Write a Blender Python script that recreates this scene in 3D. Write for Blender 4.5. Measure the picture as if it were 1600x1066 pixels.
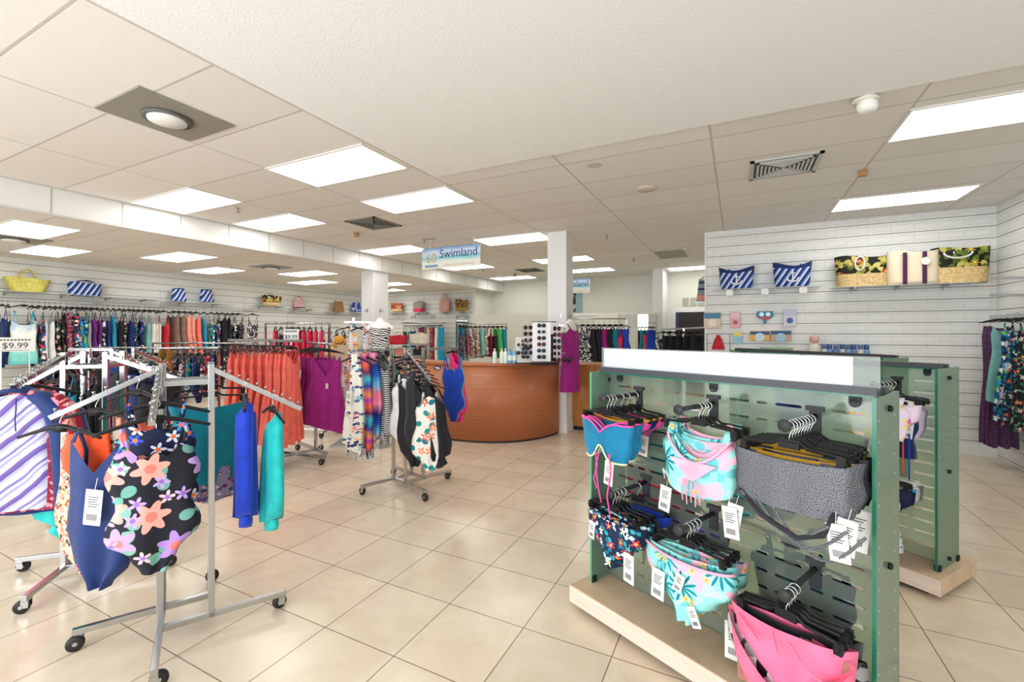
import bpy, math, random
from math import sin, cos, pi, sqrt, radians as R
from mathutils import Vector, Matrix
random.seed(7)
for o in list(bpy.data.objects): bpy.data.objects.remove(o)
S = bpy.context.scene
C = S.collection
# ---------------------------------------------------------------- camera
EYE, YAW, FOC = 1.52, 0.467, 700.0
cd = bpy.data.cameras.new('camera'); cam = bpy.data.objects.new('camera', cd); C.objects.link(cam)
cam.location = (0, 0, EYE); cam.rotation_euler = (pi/2, 0, YAW)
cd.sensor_width = 36; cd.lens = 36*FOC/1600; cd.shift_y = -13/1600; cd.clip_start = .05; cd.clip_end = 100
S.camera = cam
# ---------------------------------------------------------------- world, daylight, exposure
w = bpy.data.worlds.new('world'); S.world = w; w.use_nodes = True
w.node_tree.nodes['Background'].inputs[0].default_value = (.86, .93, 1, 1)
w.node_tree.nodes['Background'].inputs[1].default_value = 1.6
def area(name, loc, rot, sx, sy, power, col):
    l = bpy.data.lights.new(name, 'AREA'); l.shape = 'RECTANGLE'; l.size = sx; l.size_y = sy; l.energy = power; l.color = col
    o = bpy.data.objects.new(name, l); C.objects.link(o); o.location = loc; o.rotation_euler = rot; return o
area('storefront_daylight', (-2.6, -2.75, 1.45), (R(97), 0, 0), 8.2, 2.5, 385, (.93, .97, 1))
PANEL_E = 6.5
S.view_settings.view_transform = 'Standard'; S.view_settings.look = 'None'
S.view_settings.exposure = 0.0; S.view_settings.gamma = 1; S.view_settings.use_curve_mapping = False
try:
    S.cycles.max_bounces = 10; S.cycles.diffuse_bounces = 5; S.cycles.glossy_bounces = 4
    S.cycles.transmission_bounces = 8; S.cycles.transparent_max_bounces = 12
    S.cycles.sample_clamp_indirect = 8; S.cycles.caustics_reflective = False; S.cycles.caustics_refractive = False
except Exception: pass
HU, HL = 3.07, 2.785      # upper and lower ceiling heights
SY, CY = sin(YAW), cos(YAW)
def ray(u, v):            # direction through a point of the photograph
    a = (u-800)/FOC; return Vector((-SY+a*CY, CY+a*SY, (520-v)/FOC))
def atX(u, v, X): d = ray(u, v); t = X/d.x; return Vector((X, d.y*t, EYE+d.z*t))
def atY(u, v, Y): d = ray(u, v); t = Y/d.y; return Vector((d.x*t, Y, EYE+d.z*t))
def atZ(u, v, Z): d = ray(u, v); t = (Z-EYE)/d.z; return Vector((d.x*t, d.y*t, Z))
def atF(u, v, F): d = ray(u, v); return Vector((d.x*F, d.y*F, EYE+d.z*F))
# ---------------------------------------------------------------- materials
def newmat(name):
    m = bpy.data.materials.new(name); m.use_nodes = True
    return m, m.node_tree.nodes, m.node_tree.links, m.node_tree.nodes['Principled BSDF']
def c4(c): return tuple(c)+(1,) if len(c) == 3 else c
def s2l(r, g, b):
    f = lambda x: (x/255/12.92) if x/255 <= .04045 else ((x/255+.055)/1.055)**2.4
    return (f(r), f(g), f(b))
def noise_bump(N, L, P, scale, strength, dist=.01, vec=None):
    n = N.new('ShaderNodeTexNoise'); n.inputs['Scale'].default_value = scale; n.inputs['Detail'].default_value = 4
    tc = N.new('ShaderNodeTexCoord'); L.new(tc.outputs['Object'], n.inputs['Vector'])
    b = N.new('ShaderNodeBump'); b.inputs['Strength'].default_value = strength; b.inputs['Distance'].default_value = dist
    L.new(n.outputs[0], b.inputs['Height']); L.new(b.outputs[0], P.inputs['Normal'])
    return n
MC = {}
def plain(name, col, rough=.6, metal=0, bump=None, spec=.5, sheen=0, emit=0):
    if name in MC: return MC[name]
    m, N, L, P = newmat(name)
    P.inputs['Base Color'].default_value = c4(col); P.inputs['Roughness'].default_value = rough
    P.inputs['Metallic'].default_value = metal; P.inputs['Specular IOR Level'].default_value = spec
    if sheen: P.inputs['Sheen Weight'].default_value = sheen
    if emit: P.inputs['Emission Color'].default_value = c4(col); P.inputs['Emission Strength'].default_value = emit
    if bump: noise_bump(N, L, P, *bump)
    MC[name] = m; return m
def cloth(name, rgb, shine=.65):
    key = 'fabric_'+name
    if key in MC: return MC[key]
    m, N, L, P = newmat(key)
    P.inputs['Roughness'].default_value = shine; P.inputs['Sheen Weight'].default_value = .15; P.inputs['Specular IOR Level'].default_value = .3
    n = noise_bump(N, L, P, 14, .25, .01)
    r = N.new('ShaderNodeValToRGB'); c = s2l(*rgb)
    r.color_ramp.elements[0].color = c4([x*.86 for x in c]); r.color_ramp.elements[1].color = c4([min(1, x*1.08) for x in c])
    r.color_ramp.elements[0].position = .35; r.color_ramp.elements[1].position = .65
    L.new(n.outputs[0], r.inputs[0]); L.new(r.outputs[0], P.inputs['Base Color'])
    MC[key] = m; return m
def uvw(N, L, rnd=True, distort=0, dscale=6):
    """cloth coordinates: the object's own x and z, shifted per object"""
    tc = N.new('ShaderNodeTexCoord'); sp = N.new('ShaderNodeSeparateXYZ'); L.new(tc.outputs['Object'], sp.inputs[0])
    cb = N.new('ShaderNodeCombineXYZ'); L.new(sp.outputs[0], cb.inputs[0]); L.new(sp.outputs[2], cb.inputs[1])
    out = cb.outputs[0]
    if rnd:
        oi = N.new('ShaderNodeObjectInfo'); mu = N.new('ShaderNodeMath'); mu.operation = 'MULTIPLY'; mu.inputs[1].default_value = 9
        L.new(oi.outputs['Random'], mu.inputs[0]); ad = N.new('ShaderNodeVectorMath'); ad.operation = 'ADD'
        L.new(out, ad.inputs[0]); L.new(mu.outputs[0], ad.inputs[1]); out = ad.outputs[0]
    if distort:
        nz = N.new('ShaderNodeTexNoise'); nz.inputs['Scale'].default_value = dscale; L.new(out, nz.inputs['Vector'])
        sc = N.new('ShaderNodeVectorMath'); sc.operation = 'SCALE'; sc.inputs['Scale'].default_value = distort
        L.new(nz.outputs['Color'], sc.inputs[0]); ad = N.new('ShaderNodeVectorMath'); ad.operation = 'ADD'
        L.new(out, ad.inputs[0]); L.new(sc.outputs[0], ad.inputs[1]); out = ad.outputs[0]
    return out
def ramp(N, L, src, cols, const=True, pos=None):
    r = N.new('ShaderNodeValToRGB'); cr = r.color_ramp
    cr.interpolation = 'CONSTANT' if const else 'LINEAR'
    n = len(cols)
    while len(cr.elements) < n: cr.elements.new(.5)
    for i, c in enumerate(cols):
        cr.elements[i].position = pos[i] if pos else (i/n if const else i/(n-1)); cr.elements[i].color = c4(s2l(*c))
    L.new(src, r.inputs[0]); return r.outputs[0]
def blotch(name, cols, scale=22, distort=.05, shine=.65):
    """irregular multicoloured print"""
    key = 'print_'+name
    if key in MC: return MC[key]
    m, N, L, P = newmat(key); v = uvw(N, L, True, distort, 16)
    vo = N.new('ShaderNodeTexVoronoi'); vo.inputs['Scale'].default_value = scale; vo.voronoi_dimensions = '2D'; L.new(v, vo.inputs['Vector'])
    sp = N.new('ShaderNodeSeparateColor'); L.new(vo.outputs['Color'], sp.inputs[0])
    L.new(ramp(N, L, sp.outputs[0], cols), P.inputs['Base Color']); P.inputs['Roughness'].default_value = shine; P.inputs['Specular IOR Level'].default_value = .3
    MC[key] = m; return m
def math_(N, L, op, a, b=None):
    n = N.new('ShaderNodeMath'); n.operation = op
    for i, x in enumerate((a, b)):
        if x is None: continue
        if isinstance(x, (int, float)): n.inputs[i].default_value = x
        else: L.new(x, n.inputs[i])
    return n.outputs[0]
def mixc(N, L, fac, a, b):
    m = N.new('ShaderNodeMix'); m.data_type = 'RGBA'; L.new(fac, m.inputs[0])
    for i, x in ((6, a), (7, b)):
        if isinstance(x, (tuple, list)): m.inputs[i].default_value = c4(s2l(*x))
        else: L.new(x, m.inputs[i])
    return m.outputs[2]
def flowers(name, bg, layers, shine=.65, rnd=True):
    """layers of (scale, radius, petals, petal depth, colours, centre colour or None, share of cells)"""
    key = 'flower_'+name
    if key in MC: return MC[key]
    m, N, L, P = newmat(key); base = uvw(N, L, rnd, 0)
    col = bg
    if isinstance(bg, tuple) and isinstance(bg[0], tuple):
        nz = N.new('ShaderNodeTexNoise'); nz.inputs['Scale'].default_value = 9; L.new(base, nz.inputs['Vector'])
        col = ramp(N, L, nz.outputs[0], bg, True, [0, .57])
    for k, (sc, rad, pet, dep, cols, cen, share) in enumerate(layers):
        sh = N.new('ShaderNodeVectorMath'); sh.operation = 'ADD'; L.new(base, sh.inputs[0]); sh.inputs[1].default_value = (k*3.7, k*1.3, 0)
        vo = N.new('ShaderNodeTexVoronoi'); vo.voronoi_dimensions = '2D'; vo.inputs['Scale'].default_value = sc; vo.inputs['Randomness'].default_value = .75
        L.new(sh.outputs[0], vo.inputs['Vector'])
        su = N.new('ShaderNodeVectorMath'); su.operation = 'SUBTRACT'; L.new(sh.outputs[0], su.inputs[0]); L.new(vo.outputs['Position'], su.inputs[1])
        sp = N.new('ShaderNodeSeparateXYZ'); L.new(su.outputs[0], sp.inputs[0])
        th = math_(N, L, 'ARCTAN2', sp.outputs[1], sp.outputs[0])
        sc3 = N.new('ShaderNodeSeparateColor'); L.new(vo.outputs['Color'], sc3.inputs[0])
        ph = math_(N, L, 'MULTIPLY', sc3.outputs[2], 6.3)
        wv = math_(N, L, 'COSINE', math_(N, L, 'ADD', math_(N, L, 'MULTIPLY', th, pet), ph))
        thr = math_(N, L, 'MULTIPLY_ADD', wv, rad*dep)
        thr.node.inputs[2].default_value = rad*(1-dep)
        msk = math_(N, L, 'LESS_THAN', vo.outputs['Distance'], thr)
        msk = math_(N, L, 'MULTIPLY', msk, math_(N, L, 'LESS_THAN', sc3.outputs[1], share))
        pc = ramp(N, L, sc3.outputs[0], cols) if len(cols) > 1 else cols[0]
        if cen is not None:
            pc = mixc(N, L, math_(N, L, 'LESS_THAN', vo.outputs['Distance'], rad*.3), pc, cen)
        col = mixc(N, L, msk, col, pc)
    if isinstance(col, tuple): P.inputs['Base Color'].default_value = c4(s2l(*col))
    else: L.new(col, P.inputs['Base Color'])
    P.inputs['Roughness'].default_value = shine; P.inputs['Specular IOR Level'].default_value = .3
    MC[key] = m; return m
def stripes(name, cols, freq=10, ang=0, distort=0, dscale=4, const=True, shine=.65, rnd=False):
    key = 'stripe_'+name
    if key in MC: return MC[key]
    m, N, L, P = newmat(key); v = uvw(N, L, rnd, distort, dscale)
    sp = N.new('ShaderNodeSeparateXYZ'); L.new(v, sp.inputs[0])
    a = math_(N, L, 'ADD', math_(N, L, 'MULTIPLY', sp.outputs[0], sin(R(ang))*freq), math_(N, L, 'MULTIPLY', sp.outputs[1], cos(R(ang))*freq))
    fr = math_(N, L, 'FRACT', a)
    L.new(ramp(N, L, fr, cols, const), P.inputs['Base Color']); P.inputs['Roughness'].default_value = shine; P.inputs['Specular IOR Level'].default_value = .3
    MC[key] = m; return m
# solids
WHITE = plain('white_paint', (.80, .81, .79), .55)
CREAM = plain('cream_wall_paint', (.74, .75, .67), .6, bump=(40, .05, .004))
CHROME = plain('brushed_chrome', (.50, .51, .53), .2, 1)
STEEL = plain('dull_steel', (.45, .46, .47), .35, 1)
BLACKP = plain('black_plastic', (.012, .012, .013), .42, spec=.22)
WIRE = plain('bright_wire', (.82, .83, .84), .25, .7)
GREYP = plain('grey_plastic', (.035, .036, .04), .5, spec=.3)
RUBBER = plain('black_rubber', (.012, .012, .012), .6)
TAGW = plain('white_card', (.74, .74, .71), .6)
INK = plain('printed_ink', (.05, .05, .06), .7)
PLASTER = plain('white_plaster', (.86, .87, .87), .75, bump=(90, .3, .008))
def wood(name, a, b, scale=(1, 1, 14), rough=.35, coat=.2):
    m, N, L, P = newmat(name); tc = N.new('ShaderNodeTexCoord'); mp = N.new('ShaderNodeMapping'); mp.inputs['Scale'].default_value = scale
    L.new(tc.outputs['Object'], mp.inputs[0]); n = N.new('ShaderNodeTexNoise'); n.inputs['Scale'].default_value = 2.2; n.inputs['Detail'].default_value = 8; n.inputs['Distortion'].default_value = .6
    L.new(mp.outputs[0], n.inputs['Vector']); L.new(ramp(N, L, n.outputs[0], [a, b], False, [.3, .7]), P.inputs['Base Color'])
    P.inputs['Roughness'].default_value = rough; P.inputs['Coat Weight'].default_value = coat; return m
CHERRY = wood('cherry_veneer', (166, 96, 58), (190, 118, 76), (.5, .5, 46), .42, .1)
OAK = wood('pale_oak_laminate', (196, 166, 132), (216, 190, 160), (3, 3, 1), .5, 0)
OAKSIDE = wood('washed_oak_edge', (214, 196, 180), (228, 212, 198), (1, 1, 20), .5, 0)
DESKW = wood('orange_oak_veneer', (150, 92, 30), (176, 112, 44), (12, 12, 1), .4, .1)
def glassy(name, col, rough, alpha, trans=.0):
    m, N, L, P = newmat(name)
    P.inputs['Base Color'].default_value = c4(col); P.inputs['Roughness'].default_value = rough
    P.inputs['Transmission Weight'].default_value = trans; P.inputs['IOR'].default_value = 1.35
    P.inputs['Alpha'].default_value = alpha; return m
def frosted(name, tint, rough=.22, body=.45):
    m = bpy.data.materials.new(name); m.use_nodes = True; N, L = m.node_tree.nodes, m.node_tree.links; N.clear()
    out = N.new('ShaderNodeOutputMaterial'); rf = N.new('ShaderNodeBsdfRefraction'); rf.inputs['IOR'].default_value = 1.02; rf.inputs['Roughness'].default_value = rough
    rf.inputs['Color'].default_value = c4(tint); df = N.new('ShaderNodeBsdfDiffuse'); df.inputs['Color'].default_value = c4([x*.8 for x in tint])
    tl = N.new('ShaderNodeBsdfTranslucent'); tl.inputs['Color'].default_value = c4([x*.8 for x in tint]); gl = N.new('ShaderNodeBsdfGlossy'); gl.inputs['Roughness'].default_value = .08
    m1 = N.new('ShaderNodeMixShader'); m1.inputs[0].default_value = .4; L.new(df.outputs[0], m1.inputs[1]); L.new(tl.outputs[0], m1.inputs[2])
    m2 = N.new('ShaderNodeMixShader'); m2.inputs[0].default_value = body; L.new(rf.outputs[0], m2.inputs[1]); L.new(m1.outputs[0], m2.inputs[2])
    fr = N.new('ShaderNodeFresnel'); fr.inputs[0].default_value = 1.4; m3 = N.new('ShaderNodeMixShader')
    L.new(fr.outputs[0], m3.inputs[0]); L.new(m2.outputs[0], m3.inputs[1]); L.new(gl.outputs[0], m3.inputs[2]); L.new(m3.outputs[0], out.inputs[0]); return m
FROST = frosted('frosted_green_glass', (.82, .96, .84), .34, .24)
FROSTE = frosted('frosted_green_end_glass', (.45, .72, .52), .35, .68)
GEDGE = plain('green_glass_edge', (.01, .16, .10), .15)
ACRYL = glassy('clear_acrylic', (.75, .8, .82), .04, .16)
MIRROR = plain('mirror_silver', (.86, .9, .88), .02, 1)
# ---------------------------------------------------------------- mesh builder
class B:
    def __init__(s): s.v = []; s.f = []
    def add(s, vs, fs):
        k = len(s.v); s.v += [tuple(x) for x in vs]; s.f += [tuple(i+k for i in f) for f in fs]; return s
    def box(s, x0, x1, y0, y1, z0, z1):
        return s.add([(x, y, z) for z in (z0, z1) for y in (y0, y1) for x in (x0, x1)],
                     [(0, 2, 3, 1), (4, 5, 7, 6), (0, 1, 5, 4), (2, 6, 7, 3), (0, 4, 6, 2), (1, 3, 7, 5)])
    def bar(s, a, b, w, h=None):
        """square bar from a to b"""
        h = h or w; a = Vector(a); b = Vector(b); d = (b-a).normalized()
        up = Vector((0, 0, 1)) if abs(d.z) < .95 else Vector((1, 0, 0))
        x = d.cross(up).normalized()*w/2; y = x.cross(d).normalized()*h/2
        vs = [p+i*x+j*y for p in (a, b) for i, j in ((-1, -1), (1, -1), (1, 1), (-1, 1))]
        return s.add(vs, [(0, 3, 2, 1), (4, 5, 6, 7), (0, 1, 5, 4), (1, 2, 6, 5), (2, 3, 7, 6), (3, 0, 4, 7)])
    def tube(s, pts, r, n=6, close=False, cap=True, rs=None):
        pts = [Vector(p) for p in pts]; m = len(pts); vs = []
        ref = None
        for i, p in enumerate(pts):
            d = (pts[(i+1) % m if close else min(i+1, m-1)]-pts[(i-1) % m if close else max(i-1, 0)])
            d = d.normalized() if d.length > 1e-9 else Vector((0, 0, 1))
            if ref is None: ref = Vector((0, 0, 1)) if abs(d.z) < .9 else Vector((1, 0, 0))
            x = d.cross(ref)
            if x.length < 1e-6: x = d.orthogonal()
            x.normalize(); y = d.cross(x).normalized(); ref = y if True else ref
            ref = x.cross(d).normalized()
            rr = rs[i] if rs else r
            vs += [p+x*rr*cos(2*pi*k/n)+ref*rr*sin(2*pi*k/n) for k in range(n)]
        fs = [(i*n+k, i*n+(k+1) % n, ((i+1) % m)*n+(k+1) % n, ((i+1) % m)*n+k) for i in range(m if close else m-1) for k in range(n)]
        if cap and not close: fs += [tuple(range(n))[::-1], tuple((m-1)*n+k for k in range(n))]
        return s.add(vs, fs)
    def ribbon(s, pts, w, t=.0015, side=(1, 0, 0)):
        """flat strap along pts, w wide"""
        x = Vector(side)*w/2; vs = []; m = len(pts)
        for i, p in enumerate(pts):
            p = Vector(p); d = (Vector(pts[min(i+1, m-1)])-Vector(pts[max(i-1, 0)])).normalized(); n = x.cross(d)
            n = n.normalized()*t if n.length > 1e-6 else Vector((0, t, 0))
            vs += [p-x-n, p+x-n, p+x+n, p-x+n]
        fs = [(i*4+k, i*4+(k+1) % 4, i*4+4+(k+1) % 4, i*4+4+k) for i in range(m-1) for k in range(4)]+[(3, 2, 1, 0), tuple(4*(m-1)+k for k in range(4))]
        return s.add(vs, fs)
    def lathe(s, prof, n=16, o=(0, 0, 0), axis='z'):
        vs = []
        for r, h in prof:
            for k in range(n):
                a = 2*pi*k/n; p = (r*cos(a), r*sin(a), h)
                if axis == 'y': p = (p[0], p[2], p[1])
                if axis == 'x': p = (p[2], p[0], p[1])
                vs.append((p[0]+o[0], p[1]+o[1], p[2]+o[2]))
        m = len(prof); fs = [(i*n+k, i*n+(k+1) % n, (i+1)*n+(k+1) % n, (i+1)*n+k) for i in range(m-1) for k in range(n)]
        fs += [tuple(range(n))[::-1], tuple((m-1)*n+k for k in range(n))]
        return s.add(vs, fs)
    def prism(s, poly, a, b, plane='xz'):
        """extrude a 2D outline; plane xz extrudes in y, xy extrudes in z, yz extrudes in x"""
        n = len(poly); P = {'xz': lambda p, q: (p[0], q, p[1]), 'xy': lambda p, q: (p[0], p[1], q), 'yz': lambda p, q: (q, p[0], p[1])}[plane]
        return s.add([P(p, a) for p in poly]+[P(p, b) for p in poly],
                     [tuple(range(n)), tuple(range(2*n-1, n-1, -1))]+[(i, n+i, n+(i+1) % n, (i+1) % n) for i in range(n)])
    def xf(s, M): s.v = [tuple(M @ Vector(p)) for p in s.v]; return s
    def mesh(s, name, smooth=False):
        me = bpy.data.meshes.new(name); me.from_pydata(s.v, [], s.f); me.update()
        if smooth: me.shade_smooth()
        return me
    def obj(s, name, mat, parent=None, smooth=False, loc=None, rz=0, bevel=0):
        o = bpy.data.objects.new(name, s.mesh(name, smooth)); C.objects.link(o)
        o.data.materials.append(mat)
        if parent: o.parent = parent
        if loc is not None: o.location = loc
        if rz: o.rotation_euler.z = rz
        if bevel:
            md = o.modifiers.new('bevel', 'BEVEL'); md.width = bevel; md.segments = 2; md.limit_method = 'ANGLE'
        return o
def tag(o, label=None, cat=None, group=None, kind=None):
    if label: o['label'] = label
    if cat: o['category'] = cat
    if group: o['group'] = group
    if kind: o['kind'] = kind
    return o
def thing(name, label, cat, loc=(0, 0, 0), rz=0, group=None):
    o = bpy.data.objects.new(name, None); C.objects.link(o); o.empty_display_size = .1
    o.location = loc; o.rotation_euler = (0, 0, rz); return tag(o, label, cat, group)
def struct(name, b, mat, **k):
    return tag(b.obj(name, mat, **k), kind='structure')
def copy_tree(o, loc=None, rot=None, parent=None, label=None, group=None):
    c = o.copy(); C.objects.link(c); c.parent = parent
    if loc is not None: c.location = loc
    if rot is not None: c.rotation_euler = rot
    if label: c['label'] = label
    if group: c['group'] = group
    for ch in list(o.children): copy_tree(ch, parent=c)
    return c
def text(s, size, mat, parent, loc, rot, name='lettering', sx=1, depth=.001):
    cu = bpy.data.curves.new(name, 'FONT'); cu.body = s; cu.size = size; cu.align_x = 'CENTER'; cu.align_y = 'CENTER'; cu.extrude = depth
    cu.materials.append(mat); tmp = bpy.data.objects.new(name, cu); C.objects.link(tmp); bpy.context.view_layer.update()
    me = bpy.data.meshes.new_from_object(tmp.evaluated_get(bpy.context.evaluated_depsgraph_get())); bpy.data.objects.remove(tmp)
    o = bpy.data.objects.new(name, me); C.objects.link(o); o.parent = parent; o.location = loc; o.rotation_euler = rot; o.scale = (sx, 1, 1); return o
# ================================================================ THE ROOM
XL, XR, YB, YS, YW, YF = -10.9, 2.82, 12.35, 11.2, 7.55, -2.6   # left wall, right wall, back wall, back slat wall, right slat wall, storefront
XB, XS, XC = -6.52, -6.85, -.43                                   # beam, end of back slat wall, corner of right slat wall
def floor_mat():
    m, N, L, P = newmat('cream_marble_tiles'); tc = N.new('ShaderNodeTexCoord'); mp = N.new('ShaderNodeMapping')
    mp.inputs['Location'].default_value = (2.357, -2.543, 0); L.new(tc.outputs['Object'], mp.inputs[0])
    bt = N.new('ShaderNodeTexBrick'); bt.offset = 0; bt.squash = 1; bt.inputs['Scale'].default_value = 1
    bt.inputs['Brick Width'].default_value = .4572; bt.inputs['Row Height'].default_value = .4572; bt.inputs['Mortar Size'].default_value = .0028; bt.inputs['Mortar Smooth'].default_value = .1
    bt.inputs['Color1'].default_value = (.92, .92, .92, 1); bt.inputs['Color2'].default_value = (1, 1, 1, 1); bt.inputs['Mortar'].default_value = (.30, .25, .21, 1); bt.inputs['Bias'].default_value = 0
    L.new(mp.outputs[0], bt.inputs['Vector'])
    n = N.new('ShaderNodeTexNoise'); n.inputs['Scale'].default_value = 3.2; n.inputs['Detail'].default_value = 9; n.inputs['Roughness'].default_value = .62; n.inputs['Distortion'].default_value = .7
    L.new(tc.outputs['Object'], n.inputs['Vector'])
    base = ramp(N, L, n.outputs[0], [(214, 196, 170), (226, 210, 186), (236, 222, 200)], False, [.25, .52, .8])
    mx = N.new('ShaderNodeMix'); mx.data_type = 'RGBA'; mx.blend_type = 'MULTIPLY'; mx.inputs[0].default_value = 1; L.new(base, mx.inputs[6]); L.new(bt.outputs['Color'], mx.inputs[7])
    L.new(mx.outputs[2], P.inputs['Base Color']); P.inputs['Roughness'].default_value = .2; P.inputs['Specular IOR Level'].default_value = .45
    bp = N.new('ShaderNodeBump'); bp.inputs['Strength'].default_value = .3; bp.inputs['Distance'].default_value = .002; bp.invert = True; L.new(bt.outputs['Fac'], bp.inputs['Height']); L.new(bp.outputs[0], P.inputs['Normal'])
    return m
def ceil_mat(name, ox, oy):
    m, N, L, P = newmat(name); tc = N.new('ShaderNodeTexCoord'); mp = N.new('ShaderNodeMapping')
    mp.inputs['Location'].default_value = (-ox, -oy, 0); L.new(tc.outputs['Object'], mp.inputs[0])
    bt = N.new('ShaderNodeTexBrick'); bt.offset = 0; bt.inputs['Scale'].default_value = 1
    bt.inputs['Brick Width'].default_value = 1.26; bt.inputs['Row Height'].default_value = .592; bt.inputs['Mortar Size'].default_value = .008; bt.inputs['Mortar Smooth'].default_value = .2
    bt.inputs['Color1'].default_value = c4(s2l(226, 222, 216)); bt.inputs['Color2'].default_value = c4(s2l(232, 229, 224)); bt.inputs['Mortar'].default_value = c4(s2l(196, 190, 182))
    L.new(mp.outputs[0], bt.inputs['Vector']); L.new(bt.outputs['Color'], P.inputs['Base Color']); P.inputs['Roughness'].default_value = .85
    n = N.new('ShaderNodeTexNoise'); n.inputs['Scale'].default_value = 160; L.new(tc.outputs['Object'], n.inputs['Vector'])
    b = N.new('ShaderNodeBump'); b.inputs['Strength'].default_value = .25; b.inputs['Distance'].default_value = .004; L.new(n.outputs[0], b.inputs['Height'])
    b2 = N.new('ShaderNodeBump'); b2.inputs['Strength'].default_value = .8; b2.inputs['Distance'].default_value = .006; L.new(bt.outputs['Fac'], b2.inputs['Height']); L.new(b.outputs[0], b2.inputs['Normal']); L.new(b2.outputs[0], P.inputs['Normal'])
    return m
def brick_slat_mat():
    m, N, L, P = newmat('painted_brick_slats'); tc = N.new('ShaderNodeTexCoord'); sp = N.new('ShaderNodeSeparateXYZ'); L.new(tc.outputs['Object'], sp.inputs[0])
    ad = math_(N, L, 'ADD', sp.outputs[0], sp.outputs[1]); cb = N.new('ShaderNodeCombineXYZ'); L.new(ad, cb.inputs[0]); L.new(sp.outputs[2], cb.inputs[1])
    bt = N.new('ShaderNodeTexBrick'); bt.inputs['Scale'].default_value = 1; bt.inputs['Brick Width'].default_value = .24; bt.inputs['Row Height'].default_value = .0735; bt.inputs['Mortar Size'].default_value = .006; bt.inputs['Mortar Smooth'].default_value = .6
    L.new(cb.outputs[0], bt.inputs['Vector']); bt.inputs['Color1'].default_value = (.78, .79, .78, 1); bt.inputs['Color2'].default_value = (.82, .83, .82, 1); bt.inputs['Mortar'].default_value = (.72, .73, .72, 1)
    L.new(bt.outputs['Color'], P.inputs['Base Color']); P.inputs['Roughness'].default_value = .5
    b = N.new('ShaderNodeBump'); b.invert = True; b.inputs['Strength'].default_value = .35; b.inputs['Distance'].default_value = .004; L.new(bt.outputs['Fac'], b.inputs['Height']); L.new(b.outputs[0], P.inputs['Normal']); return m
SLATB = brick_slat_mat()
SLATW = plain('white_slatwall', (.78, .79, .75), .5)
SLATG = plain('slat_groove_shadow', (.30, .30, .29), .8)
struct('floor', B().box(XL-.3, XR+.3, YF-.3, YB+1.2, -.1, 0), floor_mat())
CU = ceil_mat('ceiling_tiles_upper', 1.07, 2.72); CLO = ceil_mat('ceiling_tiles_lower', -8.95, 2.72)
struct('ceiling', B().box(XB, XR+.3, YF-.3, YB+1.2, HU, HU+.1), CU)
struct('ceiling_lower', B().box(XL-.3, XB-.02, YF-.3, YB+.3, HL, HL+.1), CLO)
# white textured plaster part of the ceiling, flush with the tiles
struct('ceiling_plaster', B().box(-2.66, XR, YF, 3.6, HU-.02, HU+.02), PLASTER)
struct('trim_1', B().box(-2.70, -2.66, YF, 3.6, HU-.006, HU+.01), plain('ceiling_edge_strip', s2l(205, 198, 190), .7))
# beam: tiled vertical face between the two ceilings
bm = B().box(XB-.04, XB, YF, YB, HL-.01, HU+.02)
struct('ceiling_beam', bm, plain('beam_tiles', (.80, .80, .77), .7, bump=(150, .3, .004)))
g = B()
for k in range(24): g.box(XB-.001, XB+.004, -2.3+.62*k, -2.288+.62*k, HL, HU)
struct('trim_2', g, plain('beam_joint', (.5, .49, .46), .7))
g = B().box(XB-.03, XB+.012, YF, YB, HL-.016, HL+.004).box(XB-.001, XB+.012, YF, YB, HU-.012, HU)
struct('trim_3', g, plain('beam_edge', (.62, .61, .58), .6))
def slatwall(name, axis, at, lo, hi, mat, z0=.0, z1=HU, face=1, off=.0):
    """boards of 14 cm with a groove between, as one wall profile; axis 'x' = wall lies along x at y=at"""
    prof = [(-.12, z0)]; z = z0; step = .1475; first = True
    zs = []; zz = z1-.09-off
    while zz > z0+.02: zs.append(zz); zz -= step
    zs = zs[::-1]
    pts = [(0, z0)]
    for q in zs: pts += [(0, q-.006), (.012, q-.006), (.012, q+.004), (0, q+.004)]
    pts += [(0, z1), (.12, z1), (.12, z0)]
    b = B(); n = len(pts)
    for i in range(n):
        p, q = pts[i], pts[(i+1) % n]
        if axis == 'x': vs = [(lo, at+face*p[0], p[1]), (hi, at+face*p[0], p[1]), (hi, at+face*q[0], q[1]), (lo, at+face*q[0], q[1])]
        else: vs = [(at+face*p[0], lo, p[1]), (at+face*p[0], hi, p[1]), (at+face*q[0], hi, q[1]), (at+face*q[0], lo, q[1])]
        b.add(vs, [(0, 1, 2, 3)])
    for e in (lo, hi):
        if axis == 'x': vs = [(e, at, z0), (e, at+face*.12, z0), (e, at+face*.12, z1), (e, at, z1)]
        else: vs = [(at, e, z0), (at+face*.12, e, z0), (at+face*.12, e, z1), (at, e, z1)]
        b.add(vs, [(0, 1, 2, 3)])
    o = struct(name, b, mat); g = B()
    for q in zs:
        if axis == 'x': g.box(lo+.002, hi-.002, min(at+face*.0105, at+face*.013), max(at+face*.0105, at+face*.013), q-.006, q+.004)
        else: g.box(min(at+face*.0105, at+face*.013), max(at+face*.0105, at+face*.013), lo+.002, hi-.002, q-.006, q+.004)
    gi = g.obj('groove_shade', SLATG, o)  # dark strips paint the shade at the back of the grooves
    return o
slatwall('wall_left', 'y', XL, YF, YS+.1, SLATW, z1=HL, face=-1)
slatwall('wall_back_left', 'x', YS, XL, XS-.003, SLATW, z1=HL, face=1)
slatwall('wall_back_right', 'x', YW, XC, XR+.1, SLATB, z1=HU, face=1)
slatwall('wall_right', 'y', XR, YF, YW, SLATB, z1=HU, face=1)
g = B()
for y in (4.0, 5.1, 6.9, 8.1): g.box(XL, XL+.004, y, y+.012, .1, 2.42)
struct('trim_4', g, plain('slat_joint', (.6, .61, .58), .6))
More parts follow.
